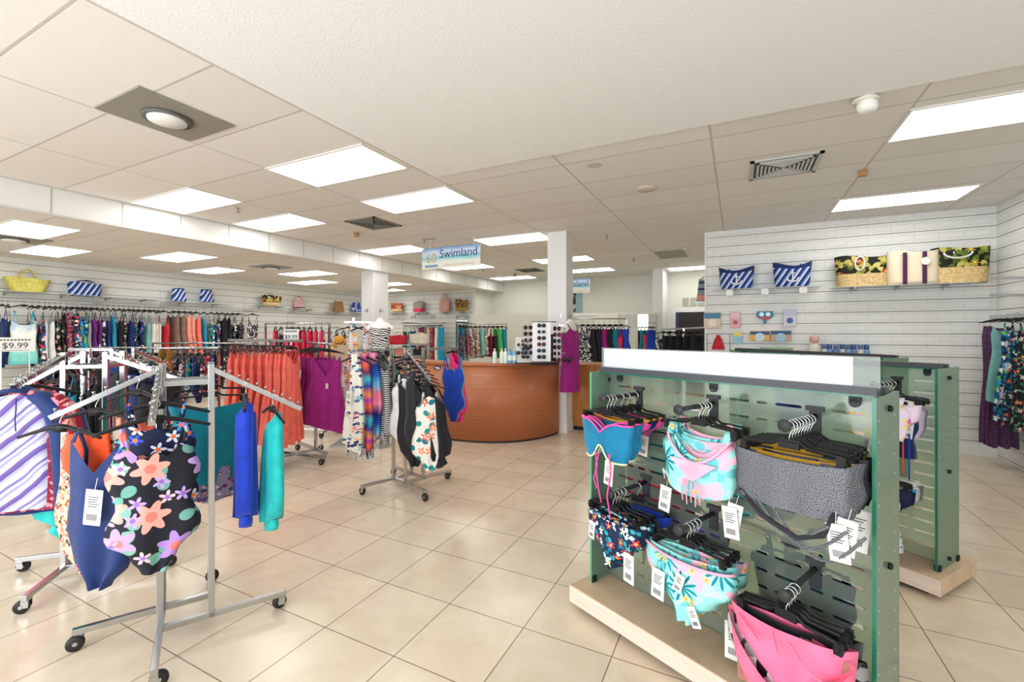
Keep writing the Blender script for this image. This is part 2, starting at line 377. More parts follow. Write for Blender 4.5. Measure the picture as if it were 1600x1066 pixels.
struct('wall_return', B().box(XS-.12, XS, YS+.004, YB, 0, HU), CREAM)
struct('wall_back', B().box(XS, 3.0, YB, YB+.12, 0, HU), CREAM)
struct('wall_side', B().box(XC+.0, XC+.10, YW+.121, YB, 0, HU), WHITE)
struct('trim_5', B().box(XC-.03, XC, YW-.02, YW+.13, 0, HU), WHITE)
# storefront behind the camera: sill, head, mullions and glass
b = B().box(XL-.2, XR+.2, YF-.1, YF, 2.72, HU).box(XL-.2, -6.9, YF-.1, YF, 0, 2.72).box(1.7, XR+.2, YF-.1, YF, 0, 2.72).box(-6.9, 1.7, YF-.1, YF, 0, .22)
struct('wall_front', b, WHITE)
g = B()
for k in range(7): g.box(-6.9+k*1.42, -6.84+k*1.42, YF-.07, YF-.01, .22, 2.72)
struct('window_1', g, STEEL)
struct('window_2', B().box(-6.85, 1.66, YF-.045, YF-.039, .22, 2.72), glassy('window_glass', (.95, 1, .98), .0, .08))
# columns
def column(name, x0, x1, y0, y1, top, bolts):
    o = struct(name, B().box(x0, x1, y0, y1, 0, top), plain('column_paint', (.78, .79, .79), .5), bevel=.008)
    B().box(x0-.012, x1+.012, y0-.012, y1+.012, 0, .13).obj('baseboard', WHITE, o, bevel=.004)
    for (x, y, z, ax) in bolts:
        if ax == 'y': g = B().prism([(x-.028, z), (x, z-.045), (x+.028, z), (x, z+.045)], y-.006, y+.001, 'xz').lathe([(.012, -.02), (.012, 0)], 8, (x, y, z), 'y').lathe([(.014, -.012), (.014, 0)], 8, (x-.05, y, z), 'y')
        else: g = B().prism([(y-.028, z), (y, z-.045), (y+.028, z), (y, z+.045)], x-.001, x+.006, 'yz').lathe([(.012, 0), (.012, .02)], 8, (x, y, z), 'x').lathe([(.014, 0), (.014, .012)], 8, (x, y+.06, z), 'x')
        g.obj('bracket_plate', STEEL, o)
    return o
column('column', -2.63, -2.32, 6.43, 6.74, HU, [(-2.40, 6.43, 1.77, 'y'), (-2.32, 6.56, 1.77, 'x')])
column('column.001', -6.90, -6.56, 6.82, 7.24, HL, [(-6.74, 6.82, 1.97, 'y'), (-6.56, 7.0, 1.97, 'x')])
# fitting rooms: partition with openings, lintel, pillar by the corridor and the doorway beyond
struct('wall_partition', B().box(XS+.02, -3.9, 11.0, 11.06, 0, 2.02).box(-3.2, -2.62, 11.0, 11.06, 0, 2.02).box(-3.9, -3.2, 11.0, 11.06, 1.96, 2.02).box(-2.62, -1.75, 11.0, 11.06, 1.96, 2.02).box(-2.62, -2.2, 11.0, 11.06, 0, 1.5), CREAM)
struct('wall_pillar', B().box(-1.86, -1.62, 11.3, 12.35, 0, HU), WHITE)
struct('trim_6', B().box(-1.52, -.62, YB-.03, YB, 0, 2.12), WHITE)
d = struct('door_1', B().box(-1.44, -1.36, YB-.06, YB-.03, 0, 2.05), plain('navy_door', (.01, .018, .07), .4))
struct('wall_doorway_shade', B().box(-1.36, -.7, YB-.034, YB-.03, 0, 2.05), plain('doorway_room_shade', (.025, .018, .014), .7))  # flat sheet coloured dark for the shade of the room beyond
g = B()
for k in range(4): g.box(-1.28+k*.19, -1.28+k*.19+.15, YB-.015, YB, 2.2, 2.42)
tag(g.obj('wall_vent', plain('olive_vent', (.40, .42, .32), .6)), 'row of small olive vent squares above the dark doorway', 'vent')
struct('baseboard_right', B().box(XC, XR, YW-.012, YW, 0, .1), WHITE)
# ================================================================ CEILING FITTINGS
LP = plain('fluorescent_diffuser', (1, .99, .96), .5, emit=PANEL_E)
LP.node_tree.nodes['Principled BSDF'].inputs['Emission Color'].default_value = (1, .985, .95, 1)
FR = plain('fixture_frame', (.75, .74, .7), .5)
gx = lambda k: 1.07+1.26*k
gy = lambda k: 2.72+.592*k
def light(x0, y0, z, label, w=1.19, h=.56):
    t = thing('ceiling_light', label, 'light', (x0+.6, y0+.296, z), group='fluorescent ceiling panels')
    b = B(); W, H = w/2, h/2
    b.box(-W-.02, W+.02, -H-.02, -H, -.012, 0).box(-W-.02, W+.02, H, H+.02, -.012, 0).box(-W-.02, -W, -H, H, -.012, 0).box(W, W+.02, -H, H, -.012, 0)
    b.obj('frame', FR, t); B().box(-W, W, -H, H, -.009, -.003).obj('diffuser', LP, t)
U = [(-3.96, 2.72, 'large bright ceiling panel nearest the white plaster corner, beside the square dome fitting'), (-3.96, 3.91, 'bright ceiling panel just beyond the plaster corner, left of its tip'),
     (-6.42, 2.70, 'bright ceiling panel against the tiled beam, nearest the camera'), (-6.38, 3.88, 'second bright ceiling panel along the tiled beam, left of the square grille'),
     (-3.92, 6.33, 'bright ceiling panel just left of the top of the white column'), (-6.35, 6.22, 'bright ceiling panel to the left of the hanging banner, touching the beam'),
     (-3.90, 8.65, 'bright ceiling panel cut by the top of the white column, nearer of two'), (-3.90, 10.45, 'narrow bright ceiling panel beyond the white column, farther of two'),
     (-6.30, 8.65, 'bright ceiling panel peeking out under the hanging banner'), (-6.25, 10.99, 'bright ceiling panel near the far end of the tiled beam'),
     (1.08, 4.02, 'very large bright ceiling panel at the right edge of the picture'), (1.06, 6.36, 'bright ceiling panel above the tropical bags on the right wall'), (-1.50, 11.2, 'small bright ceiling panel above the corridor doorway'),
     (1.08, -.5, 'ceiling panel above and behind the camera, right'), (-5.2, .2, 'ceiling panel above the left front, outside the picture')]
for x, y, l in U[:13]: light(x, y, HU, l)
Lw = [(-10.10, 2.68, 'bright panel in the lower ceiling above the straw basket'), (-8.93, 3.88, 'bright panel in the lower ceiling, second nearest, beside the beam'),
      (-10.10, 5.1, 'bright panel in the lower ceiling above the two small striped bags'), (-8.80, 6.28, 'bright panel in the lower ceiling, middle, nearer of a close pair'),
      (-10.10, 7.47, 'bright panel in the lower ceiling, farther of a close pair left of the column'), (-8.75, 8.66, 'bright panel in the lower ceiling just right of the left column, nearer'),
      (-10.0, 9.9, 'bright panel in the lower ceiling just right of the left column, farther'), (-8.4, 1.95, 'sliver of a bright panel in the lower ceiling at the left edge of the picture')]
for x, y, l in Lw: light(x, y, HL, l)
def dome(loc, label, w, h):
    t = thing('ceiling_diffuser', label, 'air diffuser', loc)
    B().box(-w, w, -h, h, -.014, 0).obj('plate', plain('dirty_steel_plate', s2l(158, 156, 148), .45, .4, bump=(9, .2, .01)), t)
    B().lathe([(.125, -.03), (.15, -.034), (.15, -.014)], 28).obj('rim', plain('dark_rim', (.12, .12, .11), .5), t, True)
    B().lathe([(.02, -.05), (.115, -.045), (.12, -.03)], 28).obj('disc', plain('white_disc', (.85, .86, .86), .4), t, True)
dome((-3.64, 1.75, HU), 'square grey ceiling plate with a round white disc, top left of the picture', .29, .3)
dome((-8.65, 2.35, HL), 'square plate with a round disc in the lower ceiling above the left wall', .3, .3)
dome((-8.0, 5.6, HL), 'small square plate with round disc in the lower ceiling, far from the camera', .28, .25)
def grille(loc, label, w=.27, h=.27, n=7, dark=False):
    t = thing('ceiling_grille', label, 'air vent', loc); fr = B(); W = w; H = h
    for a in ((-W, W, -H, -H+.035), (-W, W, H-.035, H), (-W, -W+.035, -H, H), (W-.035, W, -H, H)): fr.box(a[0], a[1], a[2], a[3], -.014, 0)
    fr.obj('frame', plain('grille_dark' if dark else 'grille_grey', s2l(120, 116, 106) if dark else s2l(190, 190, 188), .5), t)
    B().box(-W+.03, W-.03, -H+.03, H-.03, -.004, 0).obj('duct', plain('duct_dark' if dark else 'duct_grey', (.03, .03, .03) if dark else (.12, .12, .12), .8), t)
    for k in range(n):
        f = 1-(k+.6)/(n+.5); a, c = (W-.04)*f, (H-.04)*f; z = -.016
        q = B(); e = .010 if dark else .017
        for (x0, x1, y0, y1) in ((-a, a, -c, -c+e), (-a, a, c-e, c), (-a, -a+e, -c, c), (a-e, a, -c, c)): q.box(x0, x1, y0, y1, z-.004, z+.010)
        q.obj('louvre', plain('louvre_dark' if dark else 'louvre_grey', s2l(120, 116, 106) if dark else s2l(200, 200, 198), .5), t)
grille((-4.60, 4.78, HU), 'square dark ceiling grille left of the hanging banner', .27, .28, 5, True)
grille((.38, 4.86, HU), 'square white louvred ceiling grille above the right slat wall', .28, .27, 7)
grille((-4.6, 10.1, HU), 'far dark ceiling grille just left of the white column', .28, .28, 4, True)
grille((-9.2, 9.8, HL), 'dark grille in the lower ceiling above the pink tote', .28, .28, 4, True)
t = thing('ceiling_hatch', 'plain grey square hatch in the ceiling above the corridor', 'hatch', (-1.16, 9.3, HU))
B().box(-.27, .27, -.45, .45, -.01, 0).obj('panel', plain('hatch_grey', s2l(160, 162, 148), .7), t)
B().box(.27, .31, -.47, .47, -.016, 0).obj('edge', WHITE, t)
def sprinkler(p, label):
    t = thing('sprinkler', label, 'sprinkler', p, group='ceiling sprinklers')
    B().lathe([(.03, -.006), (.03, 0)], 10).obj('flange', STEEL, t); B().lathe([(.006, -.05), (.009, -.006)], 8).lathe([(.025, -.054), (.025, -.05)], 8).obj('head', plain('sprinkler_brass', (.25, .22, .2), .4, .7), t)
for u, v, h, l in [(372, 325, HU, 'beside the second panel along the beam'), (948, 368, HU, 'just right of the white column top'), (990, 404, HU, 'beyond the one right of the column'), (803-140, 372+2, HU, 'left of the hanging banner'),
                   (1022, 424, HU, 'by the pillar of the corridor'), (99, 390, HL, 'at the panel above the straw basket'), (362, 418, HL, 'in the lower ceiling above the tropical bag'), (755, 421, HU, 'right of the hanging banner')]:
    sprinkler(atZ(u, v, h), 'small metal sprinkler head in the ceiling '+l)
p = atZ(1010, 294, HU)
t = thing('smoke_detector', 'round beige disc on the ceiling right of the plaster edge', 'smoke detector', p); B().lathe([(.09, -.02), (.10, -.012), (.10, 0)], 24).obj('cover', plain('beige_disc', s2l(205, 196, 178), .6), t, True)
p = atZ(928, 258, HU)
tag(B().lathe([(.07, -.004), (.07, 0)], 20).obj('ceiling_patch', plain('patch', s2l(200, 192, 182), .7), loc=p), 'faint round patch on a ceiling tile near the plaster edge', 'ceiling patch')
p = atZ(1352, 156, HU-.02)
t = thing('motion_sensor', 'white round motion sensor on the edge of the plaster ceiling', 'sensor', p)
B().lathe([(.07, -.012), (.075, 0)], 24).obj('base', plain('sensor_cream', (.8, .76, .66), .5), t, True); B().lathe([(.02, -.085), (.05, -.075), (.06, -.04), (.05, -.012)], 24, (.01, .0, 0)).obj('lens', plain('sensor_white', (.9, .9, .86), .3), t, True)
for u, v, l in [(1348, 266, 'small brown box on the ceiling right of the white grille'), (557, 364, 'small orange box on the ceiling below the dark grille'), (805, 428, 'small orange box on the ceiling near the far dark grille')]:
    p = atZ(u, v, HU); t = thing('ceiling_box', l, 'box', p); B().box(-.035, .035, -.03, .03, -.06, 0).obj('case', plain('brown_box', s2l(168, 128, 84), .5), t, bevel=.006)
    B().box(-.037, .037, -.02, .02, -.05, -.03).obj('band', plain('tan_band', s2l(206, 178, 138), .5), t)
# ================================================================ GARMENTS AND HANGERS
def lerp(a, b, t): return a+(b-a)*t
def pl(pts, t):
    """piecewise-linear profile eased"""
    for (a, x), (b, y) in zip(pts, pts[1:]):
        if t <= b:
            q = (t-a)/(b-a) if b > a else 0; q = q*q*(3-2*q); return lerp(x, y, q)
    return pts[-1][1]
def body(b, W, top, back, bot, depth=.03, fold=.006, nf=5, nx=10, nz=14, seed=0, cx=lambda t: 0, dpt=None, wave=0):
    rnd = random.Random(seed); ph = [rnd.uniform(0, 6.3) for _ in range(4)]; n2 = 2*nx; vs = []
    for i in range(nz+1):
        t = i/nz; hw = pl(W, t)
        for j in range(n2):
            fr = j <= nx; s = j/nx if fr else 1-(j-nx)/nx; x = 2*s-1
            tt = top(x) if fr else back(x); z = lerp(tt, bot(x), t)
            d = depth*(pl(dpt, t) if dpt else 1)*sqrt(max(0, 1-x*x))
            f = fold*(.25+.75*t)*(sin(nf*x*1.7+ph[0]+t*1.2)+.5*sin(nf*2.3*x+ph[1]))
            wz = wave*sin(nf*1.3*x+ph[2])*t
            vs.append((cx(t)+x*hw*(1+.03*sin(9*t+ph[3])), (-d if fr else d)+f, z+wz))
    fs = [(i*n2+j, i*n2+(j+1) % n2, (i+1)*n2+(j+1) % n2, (i+1)*n2+j) for i in range(nz) for j in range(n2)]
    b.add(vs, fs); return b
con = lambda v: (lambda x: v)
GK = {}
def garment_parts(kind, seed=0):
    """list of (part name, builder) in hanger coordinates: z=0 at the hook"""
    key = (kind, seed)
    if key in GK: return GK[key]
    P = []; b = B(); st = B(); sd = seed
    if kind == 'swimsuit':
        body(b, [(0, .135), (.18, .165), (.42, .135), (.60, .172), (.68, .168), (.84, .085), (1, .045)], lambda x: -.21-.035*(1-abs(x))+.02*cos(3*pi*x), con(-.25), con(-.77), .035, .008, 3, 12, 18, sd, dpt=[(0, 1.2), (.4, .8), (.7, 1.1), (1, .5)])
        for s in (-1, 1): st.ribbon([(s*.10, -.02, -.225), (s*.115, -.012, -.15), (s*.11, 0, -.105), (s*.10, .015, -.16), (s*.08, .025, -.26)], .014)
        P = [('body', b), ('strap', st)]
    elif kind == 'lowback':
        body(b, [(0, .06), (.15, .13), (.35, .125), (.6, .16), (.75, .16), (.92, .07), (1, .045)], lambda x: -.13-.03*abs(x), lambda x: -.30, con(-.76), .04, .014, 3, 10, 18, sd)
        for s in (-1, 1): st.ribbon([(s*.05, -.01, -.14), (s*.06, 0, -.10), (s*.07, .02, -.2), (s*.10, .03, -.32)], .016)
        P = [('body', b), ('strap', st)]
    elif kind == 'tank':
        body(b, [(0, .14), (.2, .165), (.5, .15), (1, .185)], lambda x: -.20-.05*(1-x*x), con(-.24), con(-.62), .03, .012, 4, 10, 12, sd)
        for s in (-1, 1): st.ribbon([(s*.10, -.02, -.215), (s*.11, 0, -.105), (s*.09, .02, -.24)], .02)
        P = [('body', b), ('strap', st)]
    elif kind == 'dress':
        body(b, [(0, .14), (.12, .155), (.28, .15), (.6, .21), (1, .25)], lambda x: -.17-.13*(1-abs(x))**1.3, con(-.24), con(-1.08), .04, .026, 9, 26, 18, sd, wave=.015)
        for s in (-1, 1): st.ribbon([(s*.12, -.02, -.18), (s*.12, 0, -.10), (s*.11, .02, -.24)], .014)
        P = [('body', b), ('strap', st)]
    elif kind == 'wrap':
        body(b, [(0, .15), (.12, .17), (.3, .165), (.6, .2), (1, .225)], lambda x: -.12-.22*(1-abs(x)), con(-.17), lambda x: -.93-.06*x, .035, .014, 4, 16, 18, sd)
        P = [('body', b)]
    elif kind == 'bandeau':
        body(b, [(0, .175), (.3, .16), (.6, .15), (1, .165)], lambda x: -.15-.03*(1-x*x), con(-.19), lambda x: -.58+.03*x*x, .035, .008, 3, 12, 14, sd)
        b2 = B(); body(b2, [(0, .15), (.5, .165), (1, .17)], con(-.5), con(-.5), lambda x: -.66+.04*abs(x), .028, .01, 4, 10, 6, sd+3)
        P = [('body', b), ('underlayer', b2)]
    elif kind == 'rashguard':
        body(b, [(0, .10), (.08, .13), (.2, .15), (1, .165)], lambda x: -.07-.05*x*x, lambda x: -.06-.05*x*x, con(-.68), .04, .008, 3, 14, 16, sd)
        for s in (-1, 1):
            q = B(); q.tube([(s*.05, -.005, -.075), (s*.11, -.015, -.10), (s*.165, -.02, -.16), (s*.19, -.02, -.28), (s*.20, -.02, -.45), (s*.205, -.02, -.62), (s*.20, -.02, -.70)], .05, 12, rs=[.03, .045, .058, .056, .054, .05, .046]); P.append(('sleeve', q))
        st.tube([(.075*cos(a), .05*sin(a), -.06-.012*cos(a*2)) for a in [2*pi*k/16 for k in range(16)]], .013, 6, close=True)
        P = [('body', b)]+P+[('collar', st)]
    elif kind == 'longsleeve':   # narrow, hanging sideways on
        body(b, [(0, .05), (.12, .11), (.45, .125), (.75, .15), (.93, .13), (1, .07)], lambda x: -.10-.09*x, lambda x: -.12-.07*x, lambda x: -.72+.03*x*x, .048, .022, 5, 14, 18, sd, cx=lambda t: -.03+.05*t)
        q = B(); body(q, [(0, .07), (.5, .085), (1, .04)], con(-.70), con(-.70), con(-.78), .035, .008, 3, 10, 6, sd+1, cx=lambda t: .03)
        st.ribbon([(-.05, -.01, -.11), (-.04, 0, -.08), (.02, .02, -.12), (.06, .02, -.2)], .02)
        P = [('body', b), ('gathered_end', q), ('strap', st)]
    elif kind == 'maxi':
        body(b, [(0, .13), (.1, .15), (.4, .14), (1, .19)], lambda x: -.13-.05*(1-abs(x)), con(-.16), lambda x: -1.48-.02*sin(9*x), .05, .03, 6, 14, 22, sd)
        P = [('body', b)]
    elif kind == 'cloth':
        body(b, [(0, .025), (.3, .065), (.7, .115), (1, .12)], con(-.03), con(-.03), lambda x: -1.0+.07*sin(7*x), .035, .03, 7, 18, 20, sd, wave=.03, cx=lambda t: .02*sin(5*t))
        fr = B()
        for k in range(14): x = -.12+.0185*k; fr.ribbon([(x, 0, -.96), (x+.004, .002, -1.05-.012*(k % 3))], .006)
        P = [('body', b), ('fringe', fr)]
    elif kind == 'top':
        body(b, [(0, .12), (.25, .17), (.6, .155), (1, .14)], lambda x: -.13-.10*(1-x*x), lambda x: -.13-.03*(1-x*x), lambda x: -.37+.03*x*x, .04, .006, 2, 14, 10, sd)
        for s in (-1, 1): st.ribbon([(s*.115, -.015, -.14), (s*.125, 0, -.085), (s*.11, .02, -.14)], .03)
        P = [('body', b), ('strap', st)]
    elif kind == 'bralette':     # sculpted underwire top
        body(b, [(0, .17), (.5, .165), (1, .13)], lambda x: -.12-.05*(1-abs(x))**2+.012*sin(pi*min(1, abs(x)*1.3)), con(-.14), lambda x: -.30+.07*math.exp(-(x/.28)**2), .045, .003, 2, 24, 8, sd)
        P = [('body', b)]
    elif kind == 'bottom':
        body(b, [(0, .17), (.22, .165), (.5, .085), (.8, .04), (1, .03)], lambda x: -.115-.02*(1-x*x), con(-.125), lambda x: -.33+.03*x*x, .035, .005, 2, 14, 12, sd)
        P = [('body', b)]
    elif kind == 'brief':        # low, wide, ruched bottom
        body(b, [(0, .185), (.35, .19), (.62, .12), (.85, .05), (1, .045)], lambda x: -.12-.015*(1-x*x), con(-.13), con(-.36), .04, .01, 4, 14, 12, sd)
        P = [('body', b)]
    elif kind == 'tube':
        body(b, [(0, .19), (.5, .195), (1, .18)], lambda x: -.125-.012*(1-x*x), con(-.135), lambda x: -.30-.015*(1-x*x), .035, .006, 5, 16, 10, sd)
        P = [('body', b)]
    elif kind == 'deepbrief':    # waist open at the front, lining showing inside
        body(b, [(0, .185), (.3, .18), (.6, .12), (.85, .06), (1, .045)], lambda x: -.125-.15*(1-x*x), con(-.13), con(-.45), .05, .012, 4, 18, 14, sd)
        l = B(); l.add([(x*.17, .02+.02*(1-x*x), z) for z in (-.135, -.36) for x in [-1+k/6 for k in range(13)]], [(k, k+1, 14+k, 13+k) for k in range(12)]); l.add([(x*.17, .026+.02*(1-x*x), z) for z in (-.135, -.36) for x in [-1+k/6 for k in range(13)]], [(k, k+1, 14+k, 13+k) for k in range(12)])
        P = [('body', b), ('lining', l)]
    elif kind == 'rompsuit':     # wide apron-like one piece falling to a point
        body(b, [(0, .16), (.3, .17), (.6, .19), (.8, .15), (1, .05)], lambda x: -.13-.16*(1-abs(x))**1.4, con(-.36), con(-.86), .045, .016, 3, 14, 18, sd)
        for s in (-1, 1): st.ribbon([(s*.13, -.02, -.15), (s*.12, 0, -.08), (s*.11, .03, -.2), (s*.12, .03, -.38)], .022)
        P = [('body', b), ('strap', st)]
    out = []
    for n, q in P:
        if n != 'strap' or not q.v: out.append((n, q)); continue
        adj = {}
        par = list(range(len(q.v)))
        def fd(i):
            while par[i] != i: par[i] = par[par[i]]; i = par[i]
            return i
        for f in q.f:
            for i in f[1:]: par[fd(i)] = fd(f[0])
        for r in sorted(set(fd(i) for i in range(len(q.v)))):
            ids = [i for i in range(len(q.v)) if fd(i) == r]; mp = {i: k for k, i in enumerate(ids)}; s = B(); s.v = [q.v[i] for i in ids]; s.f = [tuple(mp[i] for i in f) for f in q.f if fd(f[0]) == r]; out.append(('strap', s))
    GK[key] = out; return out
MEC = {}
def cmesh(kind, part, i, bld, seed):
    k = (kind, part, i, seed)
    if k not in MEC:
        me = bld.mesh(part, True); me.materials.append(None); MEC[k] = me
    return MEC[k]
def setm(o, mat):
    if not o.data.materials: o.data.materials.append(None)
    o.material_slots[0].link = 'OBJECT'; o.material_slots[0].material = mat; return o
KN = {'swimsuit': ('swimsuit', 'swimsuit'), 'lowback': ('swimsuit', 'swimsuit'), 'tank': ('tankini', 'top'), 'dress': ('sundress', 'dress'), 'wrap': ('wrap_dress', 'dress'), 'bandeau': ('bandeau_swimsuit', 'swimsuit'),
      'rashguard': ('rash_guard', 'swim shirt'), 'longsleeve': ('sleeved_swimsuit', 'top'), 'maxi': ('maxi_dress', 'dress'), 'cloth': ('beach_wrap', 'beach wrap'), 'top': ('bikini_bra', 'bikini top'), 'bralette': ('bikini_bra', 'bikini top'),
      'bottom': ('bikini_brief', 'bikini bottom'), 'brief': ('bikini_brief', 'bikini bottom'), 'tube': ('bandeau_bikini', 'bikini top'), 'deepbrief': ('bikini_brief', 'bikini bottom'), 'rompsuit': ('swimsuit', 'swimsuit')}
TAGM = None
def tag_mesh():
    global TAGM
    if TAGM is None:
        b = B().box(-.022, .022, -.001, .001, -.12, -.03).tube([(0, 0, -.03), (.004, 0, 0)], .0008, 4)
        TAGM = b.mesh('price_tag')
        TAGM.materials.append(None)
    return TAGM
def add_tag(parent, x, y, z, rz=0, ry=0, sc=1, ink=True):
    o = bpy.data.objects.new('price_tag', tag_mesh()); C.objects.link(o); o.parent = parent; setm(o, TAGW); o.location = (x, y, z); o.rotation_euler = (0, ry, rz); o.scale = (sc, 1, sc)
    if ink:
        k = 'inkmesh'
        if k not in MEC:
            q = B()
            for i in range(5): q.box(-.014, .014-.004*(i % 3), -.0018, -.0012, -.05-.006*i, -.048-.006*i)
            for i in range(9): q.box(-.014+.003*i, -.0125+.003*i, -.0018, -.0012, -.108, -.092)
            MEC[k] = q.mesh('printing'); MEC[k].materials.append(INK)
        p = bpy.data.objects.new('printing', MEC[k]); C.objects.link(p); p.parent = o
    return o
def garment(kind, mat, loc, rz, label, group=None, detail=True, tags=(), mats=None, seed=None, scale=1, rx=0, tall=1):
    """a garment hanging from loc (the hook point)"""
    seed = random.randrange(3) if seed is None else seed
    nm, cat = KN[kind]; parts = garment_parts(kind, seed)
    if not detail:
        k = ('all', kind, seed)
        if k not in MEC:
            b = B()
            for n, q in parts: b.add(q.v, q.f)
            MEC[k] = b.mesh(nm, True); MEC[k].materials.append(None)
        o = bpy.data.objects.new(nm, MEC[k]); C.objects.link(o); setm(o, mat)
    else:
        o = bpy.data.objects.new(nm, None); C.objects.link(o); o.empty_display_size = .05
        for i, (n, q) in enumerate(parts):
            c = bpy.data.objects.new(n, cmesh(kind, n, i, q, seed)); C.objects.link(c); c.parent = o
            setm(c, (mats or {}).get(n, mat))
        for tg in tags: add_tag(o, *tg)
    o.location = loc; o.rotation_euler = (rx, 0, rz); o.scale = (scale, scale, scale*tall)
    return tag(o, label, cat, group)
# hangers: shaped plastic with a wire hook, and clip hangers
def hook_pts(top=0, r=.018):
    return [(-r*cos(a), 0, top-r+r*sin(a)) for a in [pi*(-.05)+pi*1.15*k/8 for k in range(9)]]
def hk(b):
    pts = [(.018*cos(a), 0, -.020+.018*sin(a)) for a in [pi*.98-pi*1.3*k/10 for k in range(11)]]+[(.001, 0, -.055), (0, 0, -.075)]
    return b.tube(pts, .0019, 5)
HM = {}
def hanger_mesh():
    if not HM:
        a = B(); pts = [(x, .004*cos(x*9), -.078-.055*(abs(x)/.2)**1.25) for x in [-.20+.40*k/16 for k in range(17)]]
        a.tube(pts, .008, 6, rs=[.007+.005*(1-abs(i-8)/8) for i in range(17)])
        a.box(-.03, .03, -.006, .006, -.105, -.07)
        HM['body'] = a.mesh('shoulders', True); HM['hook'] = hk(B()).mesh('hook', True)
        c = B(); c.tube([(-.175, 0, -.12), (-.15, 0, -.098), (-.06, 0, -.092), (-.035, 0, -.075), (.035, 0, -.075), (.06, 0, -.092), (.15, 0, -.098), (.175, 0, -.12)], .006, 6)
        c.box(-.035, .035, -.005, .005, -.10, -.068)
        HM['bar'] = c.mesh('bar', False); d = B().box(-.012, .012, -.010, .010, -.035, 0).box(-.006, .006, -.013, -.009, -.02, .004)
        HM['clip'] = d.mesh('clip')
        f = B(); k = hk(B()); f.add(a.v, a.f).add(k.v, k.f); HM['far'] = f.mesh('hanger', True)
        for m in HM.values(): m.materials.append(None)
    return HM
def hanger(loc, rz, label, group, clips=False, detail=True, scale=1, mat=None, rx=0):
    H = hanger_mesh(); mat = mat or BLACKP
    if not detail:
        o = bpy.data.objects.new('hanger', H['far']); C.objects.link(o); setm(o, mat)
    else:
        o = bpy.data.objects.new('clip_hanger' if clips else 'hanger', None); C.objects.link(o); o.empty_display_size = .05
        def ch(n, me, m, l=(0, 0, 0)): c = bpy.data.objects.new(n, me); C.objects.link(c); c.parent = o; c.location = l; setm(c, m)
        ch('hook', H['hook'], WIRE)
        if clips:
            ch('bar', H['bar'], mat); ch('clip', H['clip'], mat, (-.16, 0, -.098)); ch('clip', H['clip'], mat, (.16, 0, -.098))
        else: ch('shoulders', H['body'], mat)
    o.location = loc; o.rotation_euler = (rx, 0, rz); o.scale = (scale,)*3
    return tag(o, label, 'hanger', group)
# -------------------- fabrics
F = dict(
 navy=cloth('navy', (14, 44, 104)), royal=cloth('royal', (20, 62, 200)), cobalt=cloth('cobalt', (24, 70, 190)), teal=cloth('teal', (0, 130, 150)), turq=cloth('turquoise', (30, 190, 190)), aqua=cloth('aqua', (20, 150, 190)),
 black=cloth('black', (22, 22, 28)), char=cloth('charcoal', (36, 37, 44)), white=cloth('white', (225, 226, 226)), cream=cloth('cream', (222, 212, 190)), coral=cloth('coral', (242, 112, 98)), magenta=cloth('magenta', (150, 18, 120)),
 pink=cloth('pink', (240, 45, 130)), hot=cloth('hot_pink', (222, 40, 92)), red=cloth('red', (196, 28, 48)), orange=cloth('orange', (250, 80, 30)), salmon=cloth('salmon', (240, 150, 130)), peach=cloth('peach', (232, 165, 140)),
 brown=cloth('brown', (130, 104, 92)), purple=cloth('purple', (96, 30, 110)), plum=cloth('plum', (78, 34, 82)), green=cloth('green', (60, 170, 90)), sage=cloth('sage', (120, 180, 175)), maroon=cloth('maroon', (110, 20, 50)), beige=cloth('beige', (196, 180, 150)), olive=cloth('olive', (150, 130, 60)),
 bubble=cloth('bubblegum', (255, 120, 160)), grey=cloth('grey', (150, 152, 158)))
F['bigfloral'] = flowers('bigfloral', (26, 28, 40), [(7.5, .46, 2, .5, [(110, 170, 160), (130, 180, 170)], None, .8), (6.2, .44, 6, .22, [(255, 170, 158), (196, 160, 232), (255, 190, 172), (180, 140, 225)], (250, 130, 120), .72), (12, .40, 5, .35, [(196, 165, 235), (250, 200, 205)], (150, 110, 200), .4)])
F['leafprint'] = flowers('leafprint', ((150, 228, 222), (245, 186, 206)), [(12, .6, 2, .6, [(110, 200, 205), (180, 240, 230)], None, .8), (7.5, .48, 11, .45, [(0, 135, 150), (10, 150, 165)], None, .62), (17, .26, 5, .3, [(250, 210, 110)], (240, 150, 60), .35)])
F['tropblue'] = flowers('tropblue', (22, 40, 70), [(22, .6, 2, .55, [(40, 160, 175), (190, 235, 235), (20, 110, 140)], None, .9), (20, .42, 5, .35, [(235, 90, 60), (250, 240, 235), (230, 60, 90)], (255, 190, 80), .6)])
F['paisley'] = flowers('paisley', (205, 190, 170), [(26, .62, 2, .5, [(190, 70, 60), (90, 70, 60), (235, 130, 110)], None, .95), (30, .42, 6, .3, [(230, 90, 70), (240, 190, 90), (60, 60, 60)], (255, 245, 225), .7)])
F['paisley2'] = flowers('paisley2', (150, 140, 170), [(24, .6, 2, .5, [(120, 50, 100), (60, 70, 120)], None, .95), (30, .42, 6, .3, [(190, 190, 210), (160, 60, 90)], (235, 235, 240), .7)])
F['blueflower'] = flowers('blueflower', (16, 24, 60), [(14, .5, 5, .35, [(40, 90, 220), (220, 230, 250), (30, 160, 220)], (250, 120, 60), .8)])
F['darkfloral'] = flowers('darkfloral', (16, 18, 24), [(20, .5, 2, .5, [(60, 110, 80), (90, 140, 110)], None, .8), (17, .42, 5, .35, [(230, 220, 225), (215, 90, 70), (240, 170, 190)], (230, 170, 80), .6)])
F['whitefloral'] = flowers('whitefloral', (240, 236, 228), [(16, .55, 2, .5, [(80, 110, 150), (40, 60, 110)], None, .6), (13, .42, 5, .35, [(240, 120, 150), (250, 190, 90), (130, 190, 220)], (240, 230, 120), .6)])
